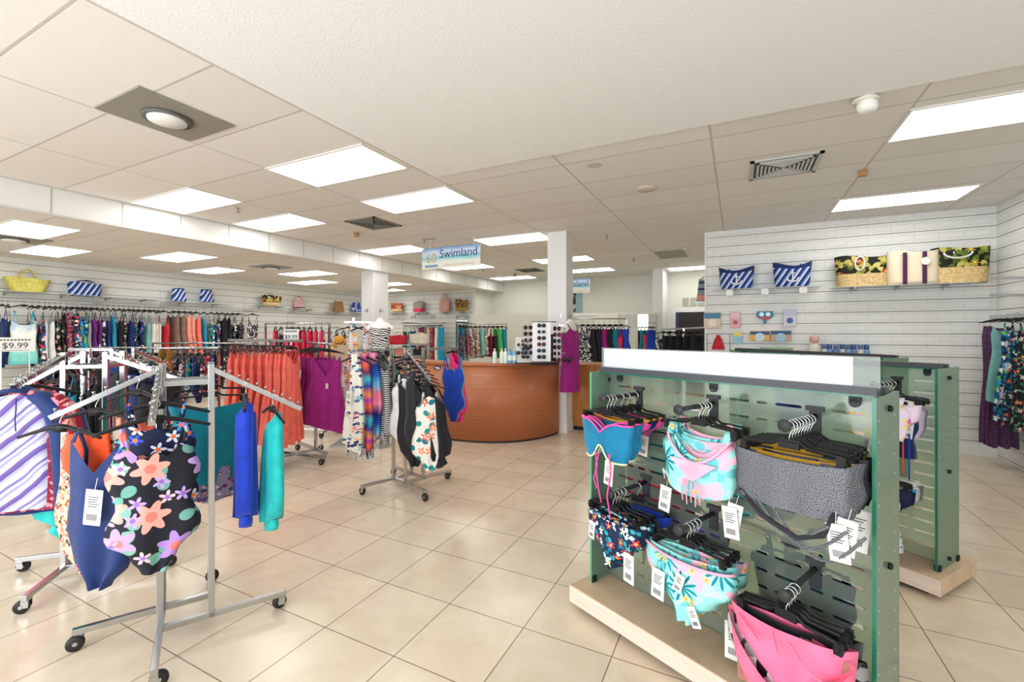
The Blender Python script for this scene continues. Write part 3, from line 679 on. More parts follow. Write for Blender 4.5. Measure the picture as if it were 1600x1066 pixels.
F['whitetrop'] = flowers('whitetrop', (242, 238, 232), [(9, .55, 2, .55, [(0, 130, 140), (20, 150, 150)], None, .75), (10, .4, 5, .35, [(250, 130, 110), (240, 90, 90)], (250, 200, 150), .55)])
F['greysprig'] = flowers('greysprig', (232, 238, 244), [(30, .42, 2, .6, [(60, 130, 130), (50, 110, 140)], None, .5)])
F['lavflower'] = flowers('lavflower', (240, 220, 245), [(10, .5, 5, .3, [(225, 90, 190), (250, 225, 150), (150, 175, 240)], (255, 240, 190), .9)])
F['speckle'] = blotch('speckle', [(110, 20, 50), (150, 60, 90), (90, 16, 40), (200, 150, 160)], 90, .0)
F['bw'] = blotch('bw', [(24, 24, 28), (225, 225, 228), (60, 60, 66), (24, 24, 28), (150, 150, 155)], 42, .06)
F['multi'] = blotch('multi', [(30, 30, 40), (200, 60, 70), (235, 225, 215), (40, 120, 130), (30, 30, 40), (60, 70, 140)], 40, .05)
F['multi2'] = blotch('multi2', [(200, 190, 170), (140, 100, 60), (235, 230, 220), (90, 110, 130), (60, 40, 40), (210, 140, 150)], 44, .05)
F['bluegreen'] = blotch('bluegreen', [(16, 90, 160), (20, 160, 180), (230, 235, 240), (18, 40, 90), (120, 190, 90)], 34, .06)
F['ditsy'] = flowers('ditsy', (20, 20, 26), [(45, .4, 4, .3, [(235, 235, 235), (220, 120, 150), (120, 170, 220)], None, .6)])
F['tie'] = stripes('tie', [(18, 170, 200), (40, 90, 220), (240, 235, 120), (20, 40, 120)], 5, 30, .3, 6, False, rnd=True)
F['turqfade'] = stripes('turqfade', [(24, 170, 210), (140, 225, 215), (250, 250, 250), (24, 170, 210)], 1.6, 0, .25, 14, False)
F['sunset'] = stripes('sunset', [(190, 60, 190), (250, 150, 60), (60, 60, 170), (70, 190, 220), (110, 30, 110), (245, 110, 60), (190, 60, 190)], 2.6, 12, .12, 5, False)
F['pinkblue'] = stripes('pinkblue', [(250, 150, 190), (235, 120, 150), (110, 190, 225), (30, 90, 190), (20, 50, 130), (250, 150, 190)], 1.8, 8, .1, 5, False)
F['zebra'] = stripes('zebra', [(24, 24, 28), (232, 230, 226)], 26, 8, .09, 9)
F['bwstripe'] = stripes('bwstripe', [(20, 20, 40), (235, 235, 235)], 60, 0)
F['multistripe'] = stripes('multistripe', [(230, 120, 150), (245, 240, 235), (40, 60, 110), (240, 200, 90), (245, 240, 235), (60, 160, 170), (235, 90, 110), (60, 60, 60)], 10, 0)
F['lavstripe'] = stripes('lavstripe', [(200, 202, 228), (176, 174, 214), (104, 82, 158), (116, 94, 168), (206, 206, 230), (212, 214, 234), (160, 158, 204), (206, 208, 230), (130, 116, 182), (210, 212, 232)], 8, -42, .05, 5)
F['redcheck'] = blotch('redcheck', [(150, 20, 50), (235, 140, 150), (150, 20, 50), (120, 10, 40)], 60, .0)
F['heather'] = None
def heather():
    m, N, L, P = newmat('heather_grey_lurex'); v = uvw(N, L, False); n = N.new('ShaderNodeTexNoise'); n.inputs['Scale'].default_value = 420; n.inputs['Detail'].default_value = 1; L.new(v, n.inputs['Vector'])
    L.new(ramp(N, L, n.outputs[0], [(34, 36, 42), (78, 82, 90), (150, 154, 162)], False, [.42, .5, .6]), P.inputs['Base Color']); P.inputs['Roughness'].default_value = .6; return m
F['heather'] = heather()
F['mustard'] = cloth('mustard', (200, 150, 40)); F['yellowtrim'] = cloth('yellow_trim', (240, 220, 130)); F['pinktrim'] = cloth('pink_trim', (250, 80, 170)); F['tealtop'] = cloth('teal_blue', (0, 118, 160)); F['paletrim'] = cloth('pale_trim', (220, 236, 190)); F['lightpink'] = cloth('light_pink', (246, 178, 204)); F['pinkmix'] = cloth('pink_coral', (255, 112, 150)); F['tan'] = cloth('tan_lining', (178, 120, 110)); F['violet'] = cloth('violet', (96, 70, 170)); F['lace'] = None
def lace():
    m, N, L, P = newmat('purple_lace'); v = uvw(N, L, False); vo = N.new('ShaderNodeTexVoronoi'); vo.inputs['Scale'].default_value = 60; vo.voronoi_dimensions = '2D'; L.new(v, vo.inputs['Vector'])
    L.new(ramp(N, L, vo.outputs['Distance'], [(104, 62, 104), (58, 26, 62)], False, [.1, .6]), P.inputs['Base Color']); P.inputs['Roughness'].default_value = .8; return m
F['lace'] = lace()
# racks
def caster(parent, p, z):
    o = bpy.data.objects.new('caster', None); C.objects.link(o); o.parent = parent; o.location = (p[0], p[1], 0)
    a = random.uniform(0, 6.3); q = B().lathe([(.012, -.012), (.034, -.012), (.036, 0), (.034, .012), (.012, .012)], 18, (.018*cos(a), .018*sin(a), .036), 'y')
    q2 = B().lathe([(.009, .055), (.011, z)], 8).box(-.016, .016, -.018, -.014, .03, .07).box(-.016, .016, .014, .018, .03, .07).box(-.016, .016, -.018, .018, .066, .074).lathe([(.010, -.0135), (.010, .0135)], 10, (.018*cos(a), .018*sin(a), .036), 'y')
    c1 = q.obj('wheel', RUBBER, o, True); c2 = q2.obj('fork', CHROME, o)
    return o
def arm_geo(parent, a, b, knobs=True, w=.025):
    q = B().bar(a, b, w); o = q.obj('arm', CHROME, parent, bevel=.002)
    if knobs:
        a = Vector(a); b = Vector(b); n = int((b-a).length/.048)
        if 'knob' not in MEC: MEC['knob'] = B().lathe([(.003, w/2), (.003, w/2+.014), (.007, w/2+.016), (.007, w/2+.021), (.003, w/2+.023)], 8).mesh('knob', True); MEC['knob'].materials.append(CHROME)
        for i in range(1, n+1): k = bpy.data.objects.new('knob', MEC['knob']); C.objects.link(k); k.parent = o; k.location = a.lerp(b, i/(n+.4))
    return o
def pinwheel(name, c, ang, arms, label, zt=1.36):
    """four-way rack: four posts in a square, each base arm and top arm running on from one side; arms: list of (drop, length) or None"""
    t = thing(name, label, 'clothes rack', (c[0], c[1], 0), ang); h = .104
    corners = [(h, -h), (h, h), (-h, h), (-h, -h)]; dirs = [(1, 0), (0, 1), (-1, 0), (0, -1)]
    # post k; the bar reaching post k comes from post k-1 and carries on along dirs[k]
    for k in range(4):
        x, y = corners[k]; dx, dy = dirs[k]; px, py = corners[k-1]
        if arms[k] is None: continue
        B().bar((x, y, .075), (x, y, zt), .028).obj('post', CHROME, t, bevel=.002)
        L_ = .40
        B().bar((px, py, .085), (x+dx*L_*.86, y+dy*L_*.86, .085), .028).obj('base_arm', CHROME, t, bevel=.002)
        caster(t, (x+dx*L_*.80, y+dy*L_*.80), .075)
        B().bar((px, py, zt-.09), (x, y, zt-.09), .022).obj('cross_bar', CHROME, t)
        drop, ln = arms[k]; s = (x, y, zt-.025) if drop else (x, y, zt-.014)
        arm_geo(t, s, (x+dx*ln, y+dy*ln, zt-.03-drop if drop else zt-.014), bool(drop))
    return t
def arm_pt(c, ang, k, drop, ln, f, zt=1.36):
    h = .104; x, y = [(h, -h), (h, h), (-h, h), (-h, -h)][k]; dx, dy = [(1, 0), (0, 1), (-1, 0), (0, -1)][k]
    lx, ly = x+dx*ln*f, y+dy*ln*f; z = lerp(zt-.025, zt-.03-drop, f) if drop else zt-.014
    return Vector((c[0]+lx*cos(ang)-ly*sin(ang), c[1]+lx*sin(ang)+ly*cos(ang), z+.018)), ang+math.atan2(dy, dx)
# ================================================================ RACKS AND CLOTHES
ORD = 'first second third fourth fifth sixth seventh eighth ninth tenth eleventh twelfth thirteenth fourteenth fifteenth sixteenth seventeenth eighteenth nineteenth twentieth'.split()
def ordw(i):
    if i < 20: return ORD[i]
    return 'twenty-'+ORD[i-20] if i < 29 else ('thirtieth' if i == 29 else ('thirty-'+ORD[i-30] if i < 39 else ('fortieth' if i == 39 else 'forty-'+ORD[i-40])))
HG = 'black hangers on the racks'
# ---- rack in the left foreground
c1, a1 = (-2.54, 1.31), R(61.4)
ARM1 = [(.24, .42), (.20, .42), (.21, .42), (.18, .42)]
pinwheel('four_way_rack', c1, a1, ARM1, 'chrome four-way rack with sloping studded arms, nearest the camera on the left')
def onarm(c, a, k, arms, f, zt=1.36): return arm_pt(c, a, k, arms[k][0], arms[k][1], f, zt)
def put(kind, fab, pa, label, hlabel, hgroup, turn=0, clips=False, dz=0, detail=True, **k):
    p, ang = pa; rz = ang+pi/2+turn
    hanger(p, rz, hlabel, hgroup, clips, detail)
    return garment(kind, F[fab] if isinstance(fab, str) else fab, Vector(p)+Vector((0, 0, dz)), rz, label, k.pop('group', None), detail, **k)
g1 = 'hangers on the nearest chrome rack'
put('swimsuit', 'bigfloral', onarm(c1, a1, 3, ARM1, .66), 'black one-piece swimsuit with large pink and lilac flowers, front of the nearest rack', 'black hanger carrying the large-flowered black swimsuit', None, .08, scale=.97)
put('swimsuit', 'blueflower', onarm(c1, a1, 3, ARM1, .40), 'blue and white printed swimsuit hidden just behind the large-flowered one', 'black hanger directly behind the one with the large-flowered swimsuit', None, -.12, dz=.02, scale=.9)
PAI = onarm(c1, a1, 2, ARM1, .62); NAV = onarm(c1, a1, 2, ARM1, .92)
def slid(pa, turn, dx, dy, dz=0):
    p, a = pa; rz = a+pi/2+turn; return (p+Vector((dx*cos(rz)-dy*sin(rz), dx*sin(rz)+dy*cos(rz), dz)), rz)
def put2(kind, fab, pa, turn, dx, dy, dz, label, hlabel, hs=1, **k):
    p, a = pa; hanger(p, a+pi/2+turn, hlabel, None, scale=hs); q, rz = slid(pa, turn, dx, dy, dz)
    return garment(kind, F[fab], q, rz, label, None, True, **k)
garm = put2('rompsuit', 'paisley', PAI, 1.0, -.03, .03, -.02, 'orange-lined one piece with paisley print, left end of the nearest rack', 'black hanger tilted at the left end of the nearest rack arm', mats={'strap': F['salmon']})
lin = B(); body(lin, [(0, .10), (.5, .125), (1, .12)], con(-.17), con(-.17), lambda x: -.44-.10*x, .006, .004, 2, 10, 10, 1, cx=lambda t: .015)
l = lin.obj('lining', F['orange'], garm, True, loc=(.0, -.052, .0)); l['label'] = 'bright orange lining'
put2('rompsuit', 'navy', NAV, .95, .205, -.0, -.01, 'navy blue draped one piece with a white card tag, left of the large-flowered swimsuit', 'black hanger carrying the navy draped one piece', tags=[(.05, -.085, -.30, 0, .1, 1.9)], scale=.95)
hanger(onarm(c1, a1, 2, ARM1, .25)[0], onarm(c1, a1, 2, ARM1, .25)[1]+pi/2+.7, 'empty black hanger near the post of the nearest rack, above the navy one piece', None)
put('bandeau', 'teal', onarm(c1, a1, 1, ARM1, .30), 'teal strapless ruched swimsuit clipped to a hanger behind the nearest rack', 'black clip hanger carrying the teal strapless swimsuit', None, pi+.05, True, mats={'underlayer': F['paisley2']}, scale=1.08)
put('bandeau', 'paisley2', onarm(c1, a1, 1, ARM1, .55), 'grey and purple paisley swimsuit showing beneath the teal strapless one', 'black clip hanger directly behind the teal strapless swimsuit', None, pi-.1, True, dz=-.06, mats={'underlayer': F['paisley2']})
put('longsleeve', 'royal', onarm(c1, a1, 0, ARM1, .36), 'royal blue swimsuit hanging edge-on on the right arm of the nearest rack', 'black hanger carrying the royal blue edge-on swimsuit', None, -.10, scale=.88, dz=-.09)
put('longsleeve', 'turq', onarm(c1, a1, 0, ARM1, .66), 'bright turquoise top hanging edge-on at the right arm of the nearest rack', 'black hanger carrying the bright turquoise edge-on top', None, .14, scale=.86, dz=-.08)
# ---- rack at the left edge
c3, a3 = (-3.68, 1.36), R(45)
ARM3 = [(.16, .4), (.18, .4), (.26, .42), (.13, .42)]
pinwheel('four_way_rack', c3, a3, ARM3, 'chrome four-way rack at the left edge carrying swim shirts and teal tops', 1.40)
o = put('rashguard', 'lavstripe', onarm(c3, a3, 3, ARM3, .93, 1.40), 'white and lavender striped swim shirt with navy sleeves at the left edge', 'black hanger carrying the lavender striped swim shirt', None, .12, mats={'sleeve': F['navy'], 'collar': F['navy']}, seed=1)
B().tube([(.02, -.055, -.09), (.022, -.06, -.14), (.018, -.06, -.2), (.02, -.058, -.26)], .003, 5).obj('drawcord', F['navy'], o)
put2('rashguard', 'redcheck', onarm(c3, a3, 3, ARM3, .88, 1.40), .02, .04, .0, -.02, 'red and pink checked swim shirt behind the lavender striped one', 'black hanger carrying the red checked swim shirt', seed=2)
put2('rashguard', 'navy', onarm(c3, a3, 3, ARM3, .82, 1.40), .0, .05, .0, -.05, 'plain navy swim shirt behind the red checked one', 'black hanger carrying the plain navy swim shirt', seed=0)
put('rashguard', 'hot', onarm(c3, a3, 2, ARM3, .95, 1.40), 'hot pink swim shirt cut by the left edge of the picture', 'black hanger carrying the hot pink shirt at the left edge', None, .3, dz=.03, seed=0, scale=.8)
put('tank', 'aqua', onarm(c3, a3, 2, ARM3, .38, 1.40), 'turquoise sleeveless top with a long white tag, in front of a second teal one', 'black hanger carrying the front turquoise sleeveless top', None, .75, tags=[(.0, -.05, -.25, 0, .05, 1.3)], tall=1.35, dz=.02)
put('tank', 'teal', onarm(c3, a3, 2, ARM3, .2, 1.40), 'teal sleeveless top with a dark tie, behind the turquoise one', 'black hanger carrying the second teal top', None, .7, tall=1.3, dz=.05)
for i, f in enumerate((.02, -.1, -.2)):
    put('tank', ('black', 'char', 'black')[i], onarm(c3, a3, 2, ARM3, f, 1.40), ['long black top just right of the teal tops', 'charcoal top second right of the teal tops', 'black top third right of the teal tops'][i], 'black hanger carrying the %s dark top right of the teal tops' % ORD[i], None, .5-.1*i, tall=1.4, dz=.03)
put2('longsleeve', 'turq', onarm(c3, a3, 3, ARM3, .66, 1.40), .2, .12, 0, -.16, 'turquoise garment whose hem shows under the checked shirt', 'black hanger carrying the low turquoise garment')
# ---- rack behind, black garments
c4_, a4 = (-4.95, 1.95), R(25)
ARM4 = [(.17, .42), (.16, .4), (0, .4), (.16, .4)]
pinwheel('four_way_rack', c4_, a4, ARM4, 'chrome four-way rack with black garments, behind the nearest rack', 1.38)
for i, f in enumerate((.15, .32, .49, .66, .83, 1.0)):
    put(('tank', 'bandeau', 'tank', 'tank', 'bandeau', 'tank')[i], ('black', 'navy', 'char', 'black', 'navy', 'black')[i], onarm(c4_, a4, 0, ARM4, f, 1.38),
        '%s dark garment from the post on the middle rack with black clothes' % ORD[i], '%s hanger from the post on the middle rack with black clothes' % ORD[i], None, -.9+.1*sin(i*3), clips=i % 2 == 1, scale=1.0, dz=.07, tall=.8)
for i, (f, fb, l) in enumerate([(.9, 'pinkmix', 'pink garment hanging edge-on left of the black clothes'), (.6, 'blueflower', 'blue and white printed garment hanging edge-on left of the black clothes'), (.35, 'black', 'black garment between the pink one and the rack post')]):
    put('longsleeve', fb, onarm(c4_, a4, 3, ARM4, f, 1.38), l, 'black hanger carrying the '+l.replace('garment hanging ', 'garment ').replace(' left of the black clothes', ''), None, .2, tall=.9)
for i, f in enumerate((.35, .7)):
    put('swimsuit', ('coral', 'multi')[i], onarm(c4_, a4, 1, ARM4, f, 1.38), ('coral swimsuit on the far arm of the rack with black clothes', 'red and dark print swimsuit on the far arm of the rack with black clothes')[i], 'hanger carrying the '+('coral', 'red and dark print')[i]+' swimsuit on the far arm', None, 0)
# ---- straight rails
def rail_rack(name, a, b, z, label, ends=True, low=.08):
    t = thing(name, label, 'clothes rack'); a = Vector((a[0], a[1], 0)); b = Vector((b[0], b[1], 0)); d = (b-a).normalized(); n = Vector((-d.y, d.x, 0)); Z = Vector((0, 0, 1))
    B().tube([a+Z*z, b+Z*z], .013, 10).obj('rail', CHROME, t, True)
    for p in (a, b):
        B().bar(p+Z*low, p+Z*(z), .026).obj('post', CHROME, t); B().bar(p-n*.25+Z*low, p+n*.25+Z*low, .026).obj('foot', CHROME, t)
        for s in (-1, 1): caster(t, p+n*.23*s, low)
    B().bar(a+Z*low, b+Z*low, .02).obj('base_bar', CHROME, t)
    return t
def row(a, b, z, items, where, group, turn=0, detail=False, side=0, jit=.12, sc=1, hlab=None, cols=None):
    """garments along a rail from a to b; items: (kind, fabric, description)"""
    a = Vector((a[0], a[1], z)); b = Vector((b[0], b[1], z)); d = (b-a); ang = math.atan2(d.y, d.x)+pi/2; n = len(items)
    for i, it in enumerate(items):
        f = (i+.5)/n; p = a.lerp(b, f); tw = turn+random.uniform(-jit, jit)
        kind, fab, desc = it[:3]; tall = it[3] if len(it) > 3 else 1
        hanger(p+Vector((0, 0, .018)), ang+tw, 'dark hanger, %s from the left on the %s' % (ordw(i), where), 'hangers on the '+where, False, detail)
        garment(kind, F[fab], p+Vector((0, 0, .018)), ang+tw, '%s, %s from the left on the %s' % (desc, ordw(i), where), group, detail, scale=sc, tall=tall)
# long rail on the left slatwall (and the lower one under it)
def wallY(u, X=-10.55): return atX(u, 500, X).y
g = thing('wall_rail', 'long chrome hang rail on the left slatwall under the straw basket and striped bags', 'hang rail')
B().bar((-10.55, 2.2, 2.03), (-10.55, 10.6, 2.03), .03, .02).obj('rail', CHROME, g)
for y in (2.6, 4.0, 5.1, 6.9, 8.1, 9.4): B().bar((-10.9, y, 2.06), (-10.55, y, 2.045), .02, .03).obj('bracket', CHROME, g)
W1 = [(3, 'swimsuit', 'navy', 'navy swimsuit'), (12, 'tank', 'char', 'charcoal top with a white tag'), (31, 'tank', 'turqfade', 'large turquoise printed top facing out', 1), (50, 'swimsuit', 'bw', 'black and white printed swimsuit'), (60, 'tank', 'multi', 'dark printed top', 1), (70, 'tank', 'white', 'white top'), (77, 'tank', 'white', 'second white top'), (86, 'tank', 'darkfloral', 'dark floral top'), (94, 'swimsuit', 'darkfloral', 'dark floral swimsuit'),
      (104, 'wrap', 'speckle', 'maroon speckled dress'), (112, 'dress', 'multi', 'dark printed dress'), (120, 'swimsuit', 'tie', 'blue and yellow tie-dyed swimsuit'), (128, 'swimsuit', 'bluegreen', 'blue and green printed swimsuit'), (134, 'tank', 'grey', 'grey top'), (142, 'swimsuit', 'purple', 'purple halter swimsuit'), (151, 'swimsuit', 'purple', 'second purple halter swimsuit'), (160, 'swimsuit', 'bw', 'black and grey printed swimsuit'), (168, 'swimsuit', 'navy', 'navy swimsuit with a white tag'),
      (177, 'lowback', 'aqua', 'turquoise one-piece'), (186, 'swimsuit', 'black', 'black swimsuit'), (193, 'swimsuit', 'darkfloral', 'black swimsuit with green flowers'), (201, 'swimsuit', 'navy', 'dark navy swimsuit'), (208, 'swimsuit', 'tropblue', 'navy floral swimsuit'), (216, 'swimsuit', 'blueflower', 'blue and black floral swimsuit'), (225, 'tank', 'sage', 'pale green top'), (233, 'tank', 'white', 'white ribbed top'), (240, 'tank', 'cream', 'cream top'), (247, 'tank', 'white', 'white top beside the red one'), (255, 'tank', 'red', 'red narrow top'),
      (271, 'wrap', 'brown', 'taupe wrap top'), (279, 'wrap', 'brown', 'second taupe wrap top'), (288, 'dress', 'salmon', 'salmon pink dress'), (297, 'dress', 'peach', 'peach dress'), (306, 'dress', 'coral', 'coral pink dress'), (318, 'lowback', 'aqua', 'turquoise tank swimsuit'), (330, 'swimsuit', 'bluegreen', 'blue printed swimsuit'), (339, 'swimsuit', 'multi', 'dark blue printed swimsuit'), (347, 'dress', 'black', 'long black dress'), (355, 'dress', 'black', 'second long black dress'), (363, 'swimsuit', 'bw', 'black and white printed suit'), (372, 'swimsuit', 'ditsy', 'black speckled swimsuit'), (388, 'swimsuit', 'bw', 'black and white printed swimsuit facing out')]
for i, it in enumerate(W1):
    u, kind, fab, desc = it[:4]; y = wallY(u); face = 'facing out' in desc
    rz = (pi/2+.15+random.uniform(-.1, .1)) if face else random.uniform(-.2, .35); p = Vector((-10.55, y, 2.05)) if not face else Vector((-10.38, y, 2.05))
    hanger(p, rz, 'black hanger, %s from the left on the long wall rail' % ordw(i), 'hangers on the long wall rail', False, False)
    garment(kind, F[fab], p, rz, '%s, %s from the left on the long wall rail' % (desc, ordw(i)), 'clothes on the long wall rail', False, tall={'swimsuit': 1.35, 'tank': 1.6, 'wrap': 1.1, 'dress': 1.02, 'lowback': 1.4}[kind], scale=1.05)
g = thing('wall_rail', 'lower chrome hang rail on the left slatwall behind the racks', 'hang rail')
B().bar((-10.5, 3.0, 1.12), (-10.5, 9.0, 1.12), .03, .02).obj('rail', CHROME, g)
for y in (3.2, 5.1, 7.0, 8.8): B().bar((-10.9, y, 1.14), (-10.5, y, 1.13), .02, .03).obj('bracket', CHROME, g)
pool = [('swimsuit', 'multi', 'dark red printed swimsuit'), ('tank', 'bw', 'black and white printed top'), ('swimsuit', 'navy', 'navy swimsuit'), ('tank', 'multi2', 'beige and brown printed top'), ('swimsuit', 'red', 'red swimsuit'), ('tank', 'bluegreen', 'blue and green printed top'), ('swimsuit', 'black', 'black swimsuit'), ('swimsuit', 'ditsy', 'black speckled swimsuit'), ('tank', 'hot', 'hot pink top'), ('swimsuit', 'darkfloral', 'dark floral swimsuit'), ('tank', 'coral', 'coral top'), ('swimsuit', 'blueflower', 'blue floral swimsuit')]
row((-10.5, 3.1), (-10.5, 8.8), 1.12, [pool[(i*5) % 12] for i in range(26)], 'lower wall rail', 'clothes on the lower wall rail', 0)
# printed clothes on the rail behind the nearest rack
rail_rack('rail_rack', (-6.75, 2.42), (-5.40, 3.12), 1.34, 'chrome rail rack of printed clothes, left of the coral dresses')
pr = [('tank', 'multi', 'dark red and green printed top'), ('tank', 'bw', 'black and white printed top'), ('tank', 'speckle', 'maroon speckled top'), ('swimsuit', 'zebra', 'zebra-striped swimsuit'), ('tank', 'multi2', 'beige printed top'), ('tank', 'cream', 'cream top with brown print'), ('swimsuit', 'beige', 'beige swimsuit'), ('tank', 'multi2', 'brown and beige printed top'), ('swimsuit', 'sage', 'pale blue-green swimsuit'), ('tank', 'salmon', 'pale pink floral top'), ('swimsuit', 'speckle', 'pink and black swimsuit'), ('tank', 'ditsy', 'black speckled top'), ('swimsuit', 'multi2', 'brown patterned swimsuit'), ('tank', 'bluegreen', 'blue print top'), ('swimsuit', 'navy', 'navy swimsuit'), ('tank', 'multi', 'navy and red printed top')]
row((-6.65, 2.47), (-5.50, 3.07), 1.34, pr, 'rail rack of prints', 'clothes on the rail rack of prints', .25, sc=.85)
tag(B().bar((-5.78, 2.72, 0), (-5.78, 2.72, 1.32), .05, .02).bar((-5.70, 2.76, 0), (-5.70, 2.76, 1.32), .05, .02).bar((-5.86, 2.70, .03), (-5.62, 2.80, .03), .05).obj('gold_post', plain('gold_metal', (.45, .30, .06), .35, .9)), 'pair of gold upright posts among the printed clothes', 'post')
rail_rack('rail_rack', (-7.9, 3.6), (-6.6, 4.4), 1.36, 'farther rail rack of small prints beyond the first printed row')
row((-7.8, 3.66), (-6.7, 4.34), 1.36, [pool[(i*7+3) % 12] for i in range(14)], 'farther rail of small prints', 'clothes on the farther rail of prints', .2, sc=.9)
# coral and magenta dresses
t = thing('dress_rack', 'chrome rack on casters carrying the coral and magenta dresses', 'clothes rack')
ca, cb_, cm0, cm1 = (-5.42, 3.30), (-4.28, 3.30), (-4.95, 3.98), (-4.22, 3.66)
B().bar((-5.5, 3.30, 1.43), (-4.20, 3.30, 1.43), .028).obj('arm', CHROME, t); B().tube([(-5.0, 4.0, 1.39), (-4.10, 3.60, 1.39)], .013, 8).obj('arm', CHROME, t, True)
for x, y, z in ((-4.72, 3.30, 1.43), (-4.62, 3.82, 1.39)): B().bar((x, y, .09), (x, y, z), .028).obj('post', CHROME, t)
B().bar((-4.72, 3.30, .09), (-4.62, 3.82, .09), .028).obj('base_bar', CHROME, t)
B().bar((-5.06, 3.53, .09), (-4.22, 3.62, .09), .03).bar((-5.1, 3.95, .09), (-4.35, 3.75, .09), .03).obj('base_bar', CHROME, t)
B().bar((-4.72, 3.45, .09), (-5.02, 3.60, .09), .03).obj('foot', CHROME, t)
for p in ((-5.02, 3.56), (-4.79, 4.05), (-4.26, 3.62), (-5.1, 3.95), (-4.72, 3.30)): caster(t, p, .09)
n = 15
for i in range(n):
    f = (i+.5)/n; p = Vector((lerp(-5.40, -4.34, f), 3.30, 1.447)); rz = pi/2+.55+random.uniform(-.06, .06)-.25*f
    hanger(p, rz, 'black hanger, %s from the left in the tight row above the coral dresses' % ordw(i), 'hangers of the coral dresses')
    if i % 2 == 0 or i > 10:
        garment('dress', F['coral'], p+Vector((0, 0, .03)), rz, ('coral sundress, %s from the left in the coral row' % ordw(i//2 if i <= 10 else i-5)), 'coral sundresses', tags=[(.03*(i % 3), -.07, -.32, .2, .1, .9)] if i in (2, 8, 14) else [], scale=1.0, tall=1.08)
for i in range(5):
    f = i/4; p = Vector((lerp(-4.86, -4.26, f), lerp(3.94, 3.67, f), 1.405)); rz = R(-24)+pi/2+.12*(i % 2)+(-.05 if i < 4 else -.5)
    hanger(p, rz, 'black hanger, %s from the left above the magenta dresses' % ordw(i), 'hangers of the magenta dresses')
    garment('wrap', F['magenta'], p+Vector((0, 0, -.03)), rz, 'magenta wrap dress, %s from the left in the magenta row' % ORD[i], 'magenta wrap dresses', tags=[(.02, -.07, -.4, 0, 0, .6)] if i == 4 else [], tall=1.05)
# clear size dividers and stray dark hangers above the coral row are part of the row; hot pink dresses with the price card
rail_rack('rail_rack', (-6.35, 4.35), (-5.45, 4.75), 1.66, 'tall rail rack carrying the hot pink dresses behind the price card')
row((-6.25, 4.40), (-5.52, 4.72), 1.66, [('wrap', 'hot', 'hot pink dress') if i not in (1,) else ('tank', 'char', 'charcoal top') for i in range(9)], 'tall rail of hot pink dresses', 'hot pink dresses', .35, sc=.85)
PC = thing('price_card', 'white price card reading $9.99 standing above the coral dresses', 'sign', tuple(atF(455, 524, 5.2)), YAW+.15)
B().box(-.082, .082, -.004, .004, -.075, .07).obj('card', TAGW, PC); text('$9.99', .062, INK, PC, (0, -.006, -.02), (pi/2, 0, 0))
q = B()
for k in range(9): q.box(-.066+.015*k, -.056+.015*k, -.0055, -.0045, .038-.004*(k % 2), .056)
q.box(-.06, .06, -.0055, -.0045, -.064, -.061); q.obj('printing', INK, PC); B().bar((0, 0, -.075), (0, 0, -.17), .008).obj('stem', CHROME, PC); B().box(-.06, .06, -.02, .02, -.18, -.165).obj('holder', CHROME, PC)
PC = thing('price_card', 'white price card reading $9.99 above the rack at the left edge', 'sign', tuple(atF(24, 538, 5.6)), YAW+.75)
B().box(-.17, .17, -.004, .004, -.09, .085).obj('card', TAGW, PC); text('$9.99', .10, INK, PC, (0, -.006, -.02), (pi/2, 0, 0))
q = B()
for k in range(9): q.box(-.13+.03*k, -.11+.03*k, -.0055, -.0045, .045, .062)
q.box(-.12, .12, -.0055, -.0045, -.078, -.074); q.obj('printing', INK, PC); B().bar((-.12, 0, -.09), (-.12, 0, -1.3), .012).bar((.12, 0, -.09), (.12, 0, -1.3), .012).box(-.2, .2, -.15, .15, -1.33, -1.3).obj('stem', CHROME, PC)
# ---- middle rack
c2, a2 = (-2.905, 3.49), R(-16.8)
ARM2 = [(.25, .40), (0, .42), (.22, .38), (0, .42)]
pinwheel('four_way_rack', c2, a2, ARM2, 'chrome four-way rack in the middle of the floor with black and white swimsuits', 1.37)
for i, (f, k, fb, l, tw, dx) in enumerate([(.12, 'swimsuit', 'darkfloral', 'black floral swimsuit nearest the post on the middle rack', -.9, 0), (.28, 'swimsuit', 'darkfloral', 'second black floral swimsuit on the middle rack', -.9, -.03), (.42, 'lowback', 'white', 'white halter swimsuit on the middle rack', -.95, -.10), (.56, 'rompsuit', 'black', 'long black swimsuit on the middle rack behind the sleeved one', -.95, -.04),
                                      (.70, 'longsleeve', 'char', 'dark charcoal long-sleeved suit on the middle rack', -.9, -.02), (.82, 'longsleeve', 'black', 'black swimsuit right of the leaf-printed one on the middle rack', -1.1, .10), (.98, 'lowback', 'whitetrop', 'white swimsuit with teal leaves and coral flowers on the middle rack', -.8, .0)]):
    put2(k, fb, onarm(c2, a2, 0, ARM2, f, 1.37), tw, dx, 0, -.02, l, 'black hanger carrying the '+l.replace(' on the middle rack', ''), tall=1.05, hs=.72, mats={'strap': F['white']} if fb == 'whitetrop' else None)
for i, (f, k, fb, l, tall) in enumerate([(.25, 'longsleeve', 'bwstripe', 'navy and white fine-striped top with navy skirt beside the middle rack', 1.15), (.52, 'cloth', 'pinkblue', 'pink to blue ombre beach wrap on the middle rack', .76), (.74, 'cloth', 'sunset', 'purple and orange sunset-striped beach wrap with white fringe', .9), (.95, 'cloth', 'whitefloral', 'white beach wrap with pink and blue flowers, leftmost on the middle rack', .88)]):
    put(k, fb, onarm(c2, a2, 3, ARM2, f, 1.37), l, 'dark hanger carrying the '+' '.join(l.split()[:6]), None, .25-.6*(i == 0), dz=-.02 if i else .0, tall=tall, scale=1.05, mats={'fringe': F['white']} if k == 'cloth' else None, tags=[(.0, -.06, -.35, 0, .1, 1.6)] if i == 3 else [])
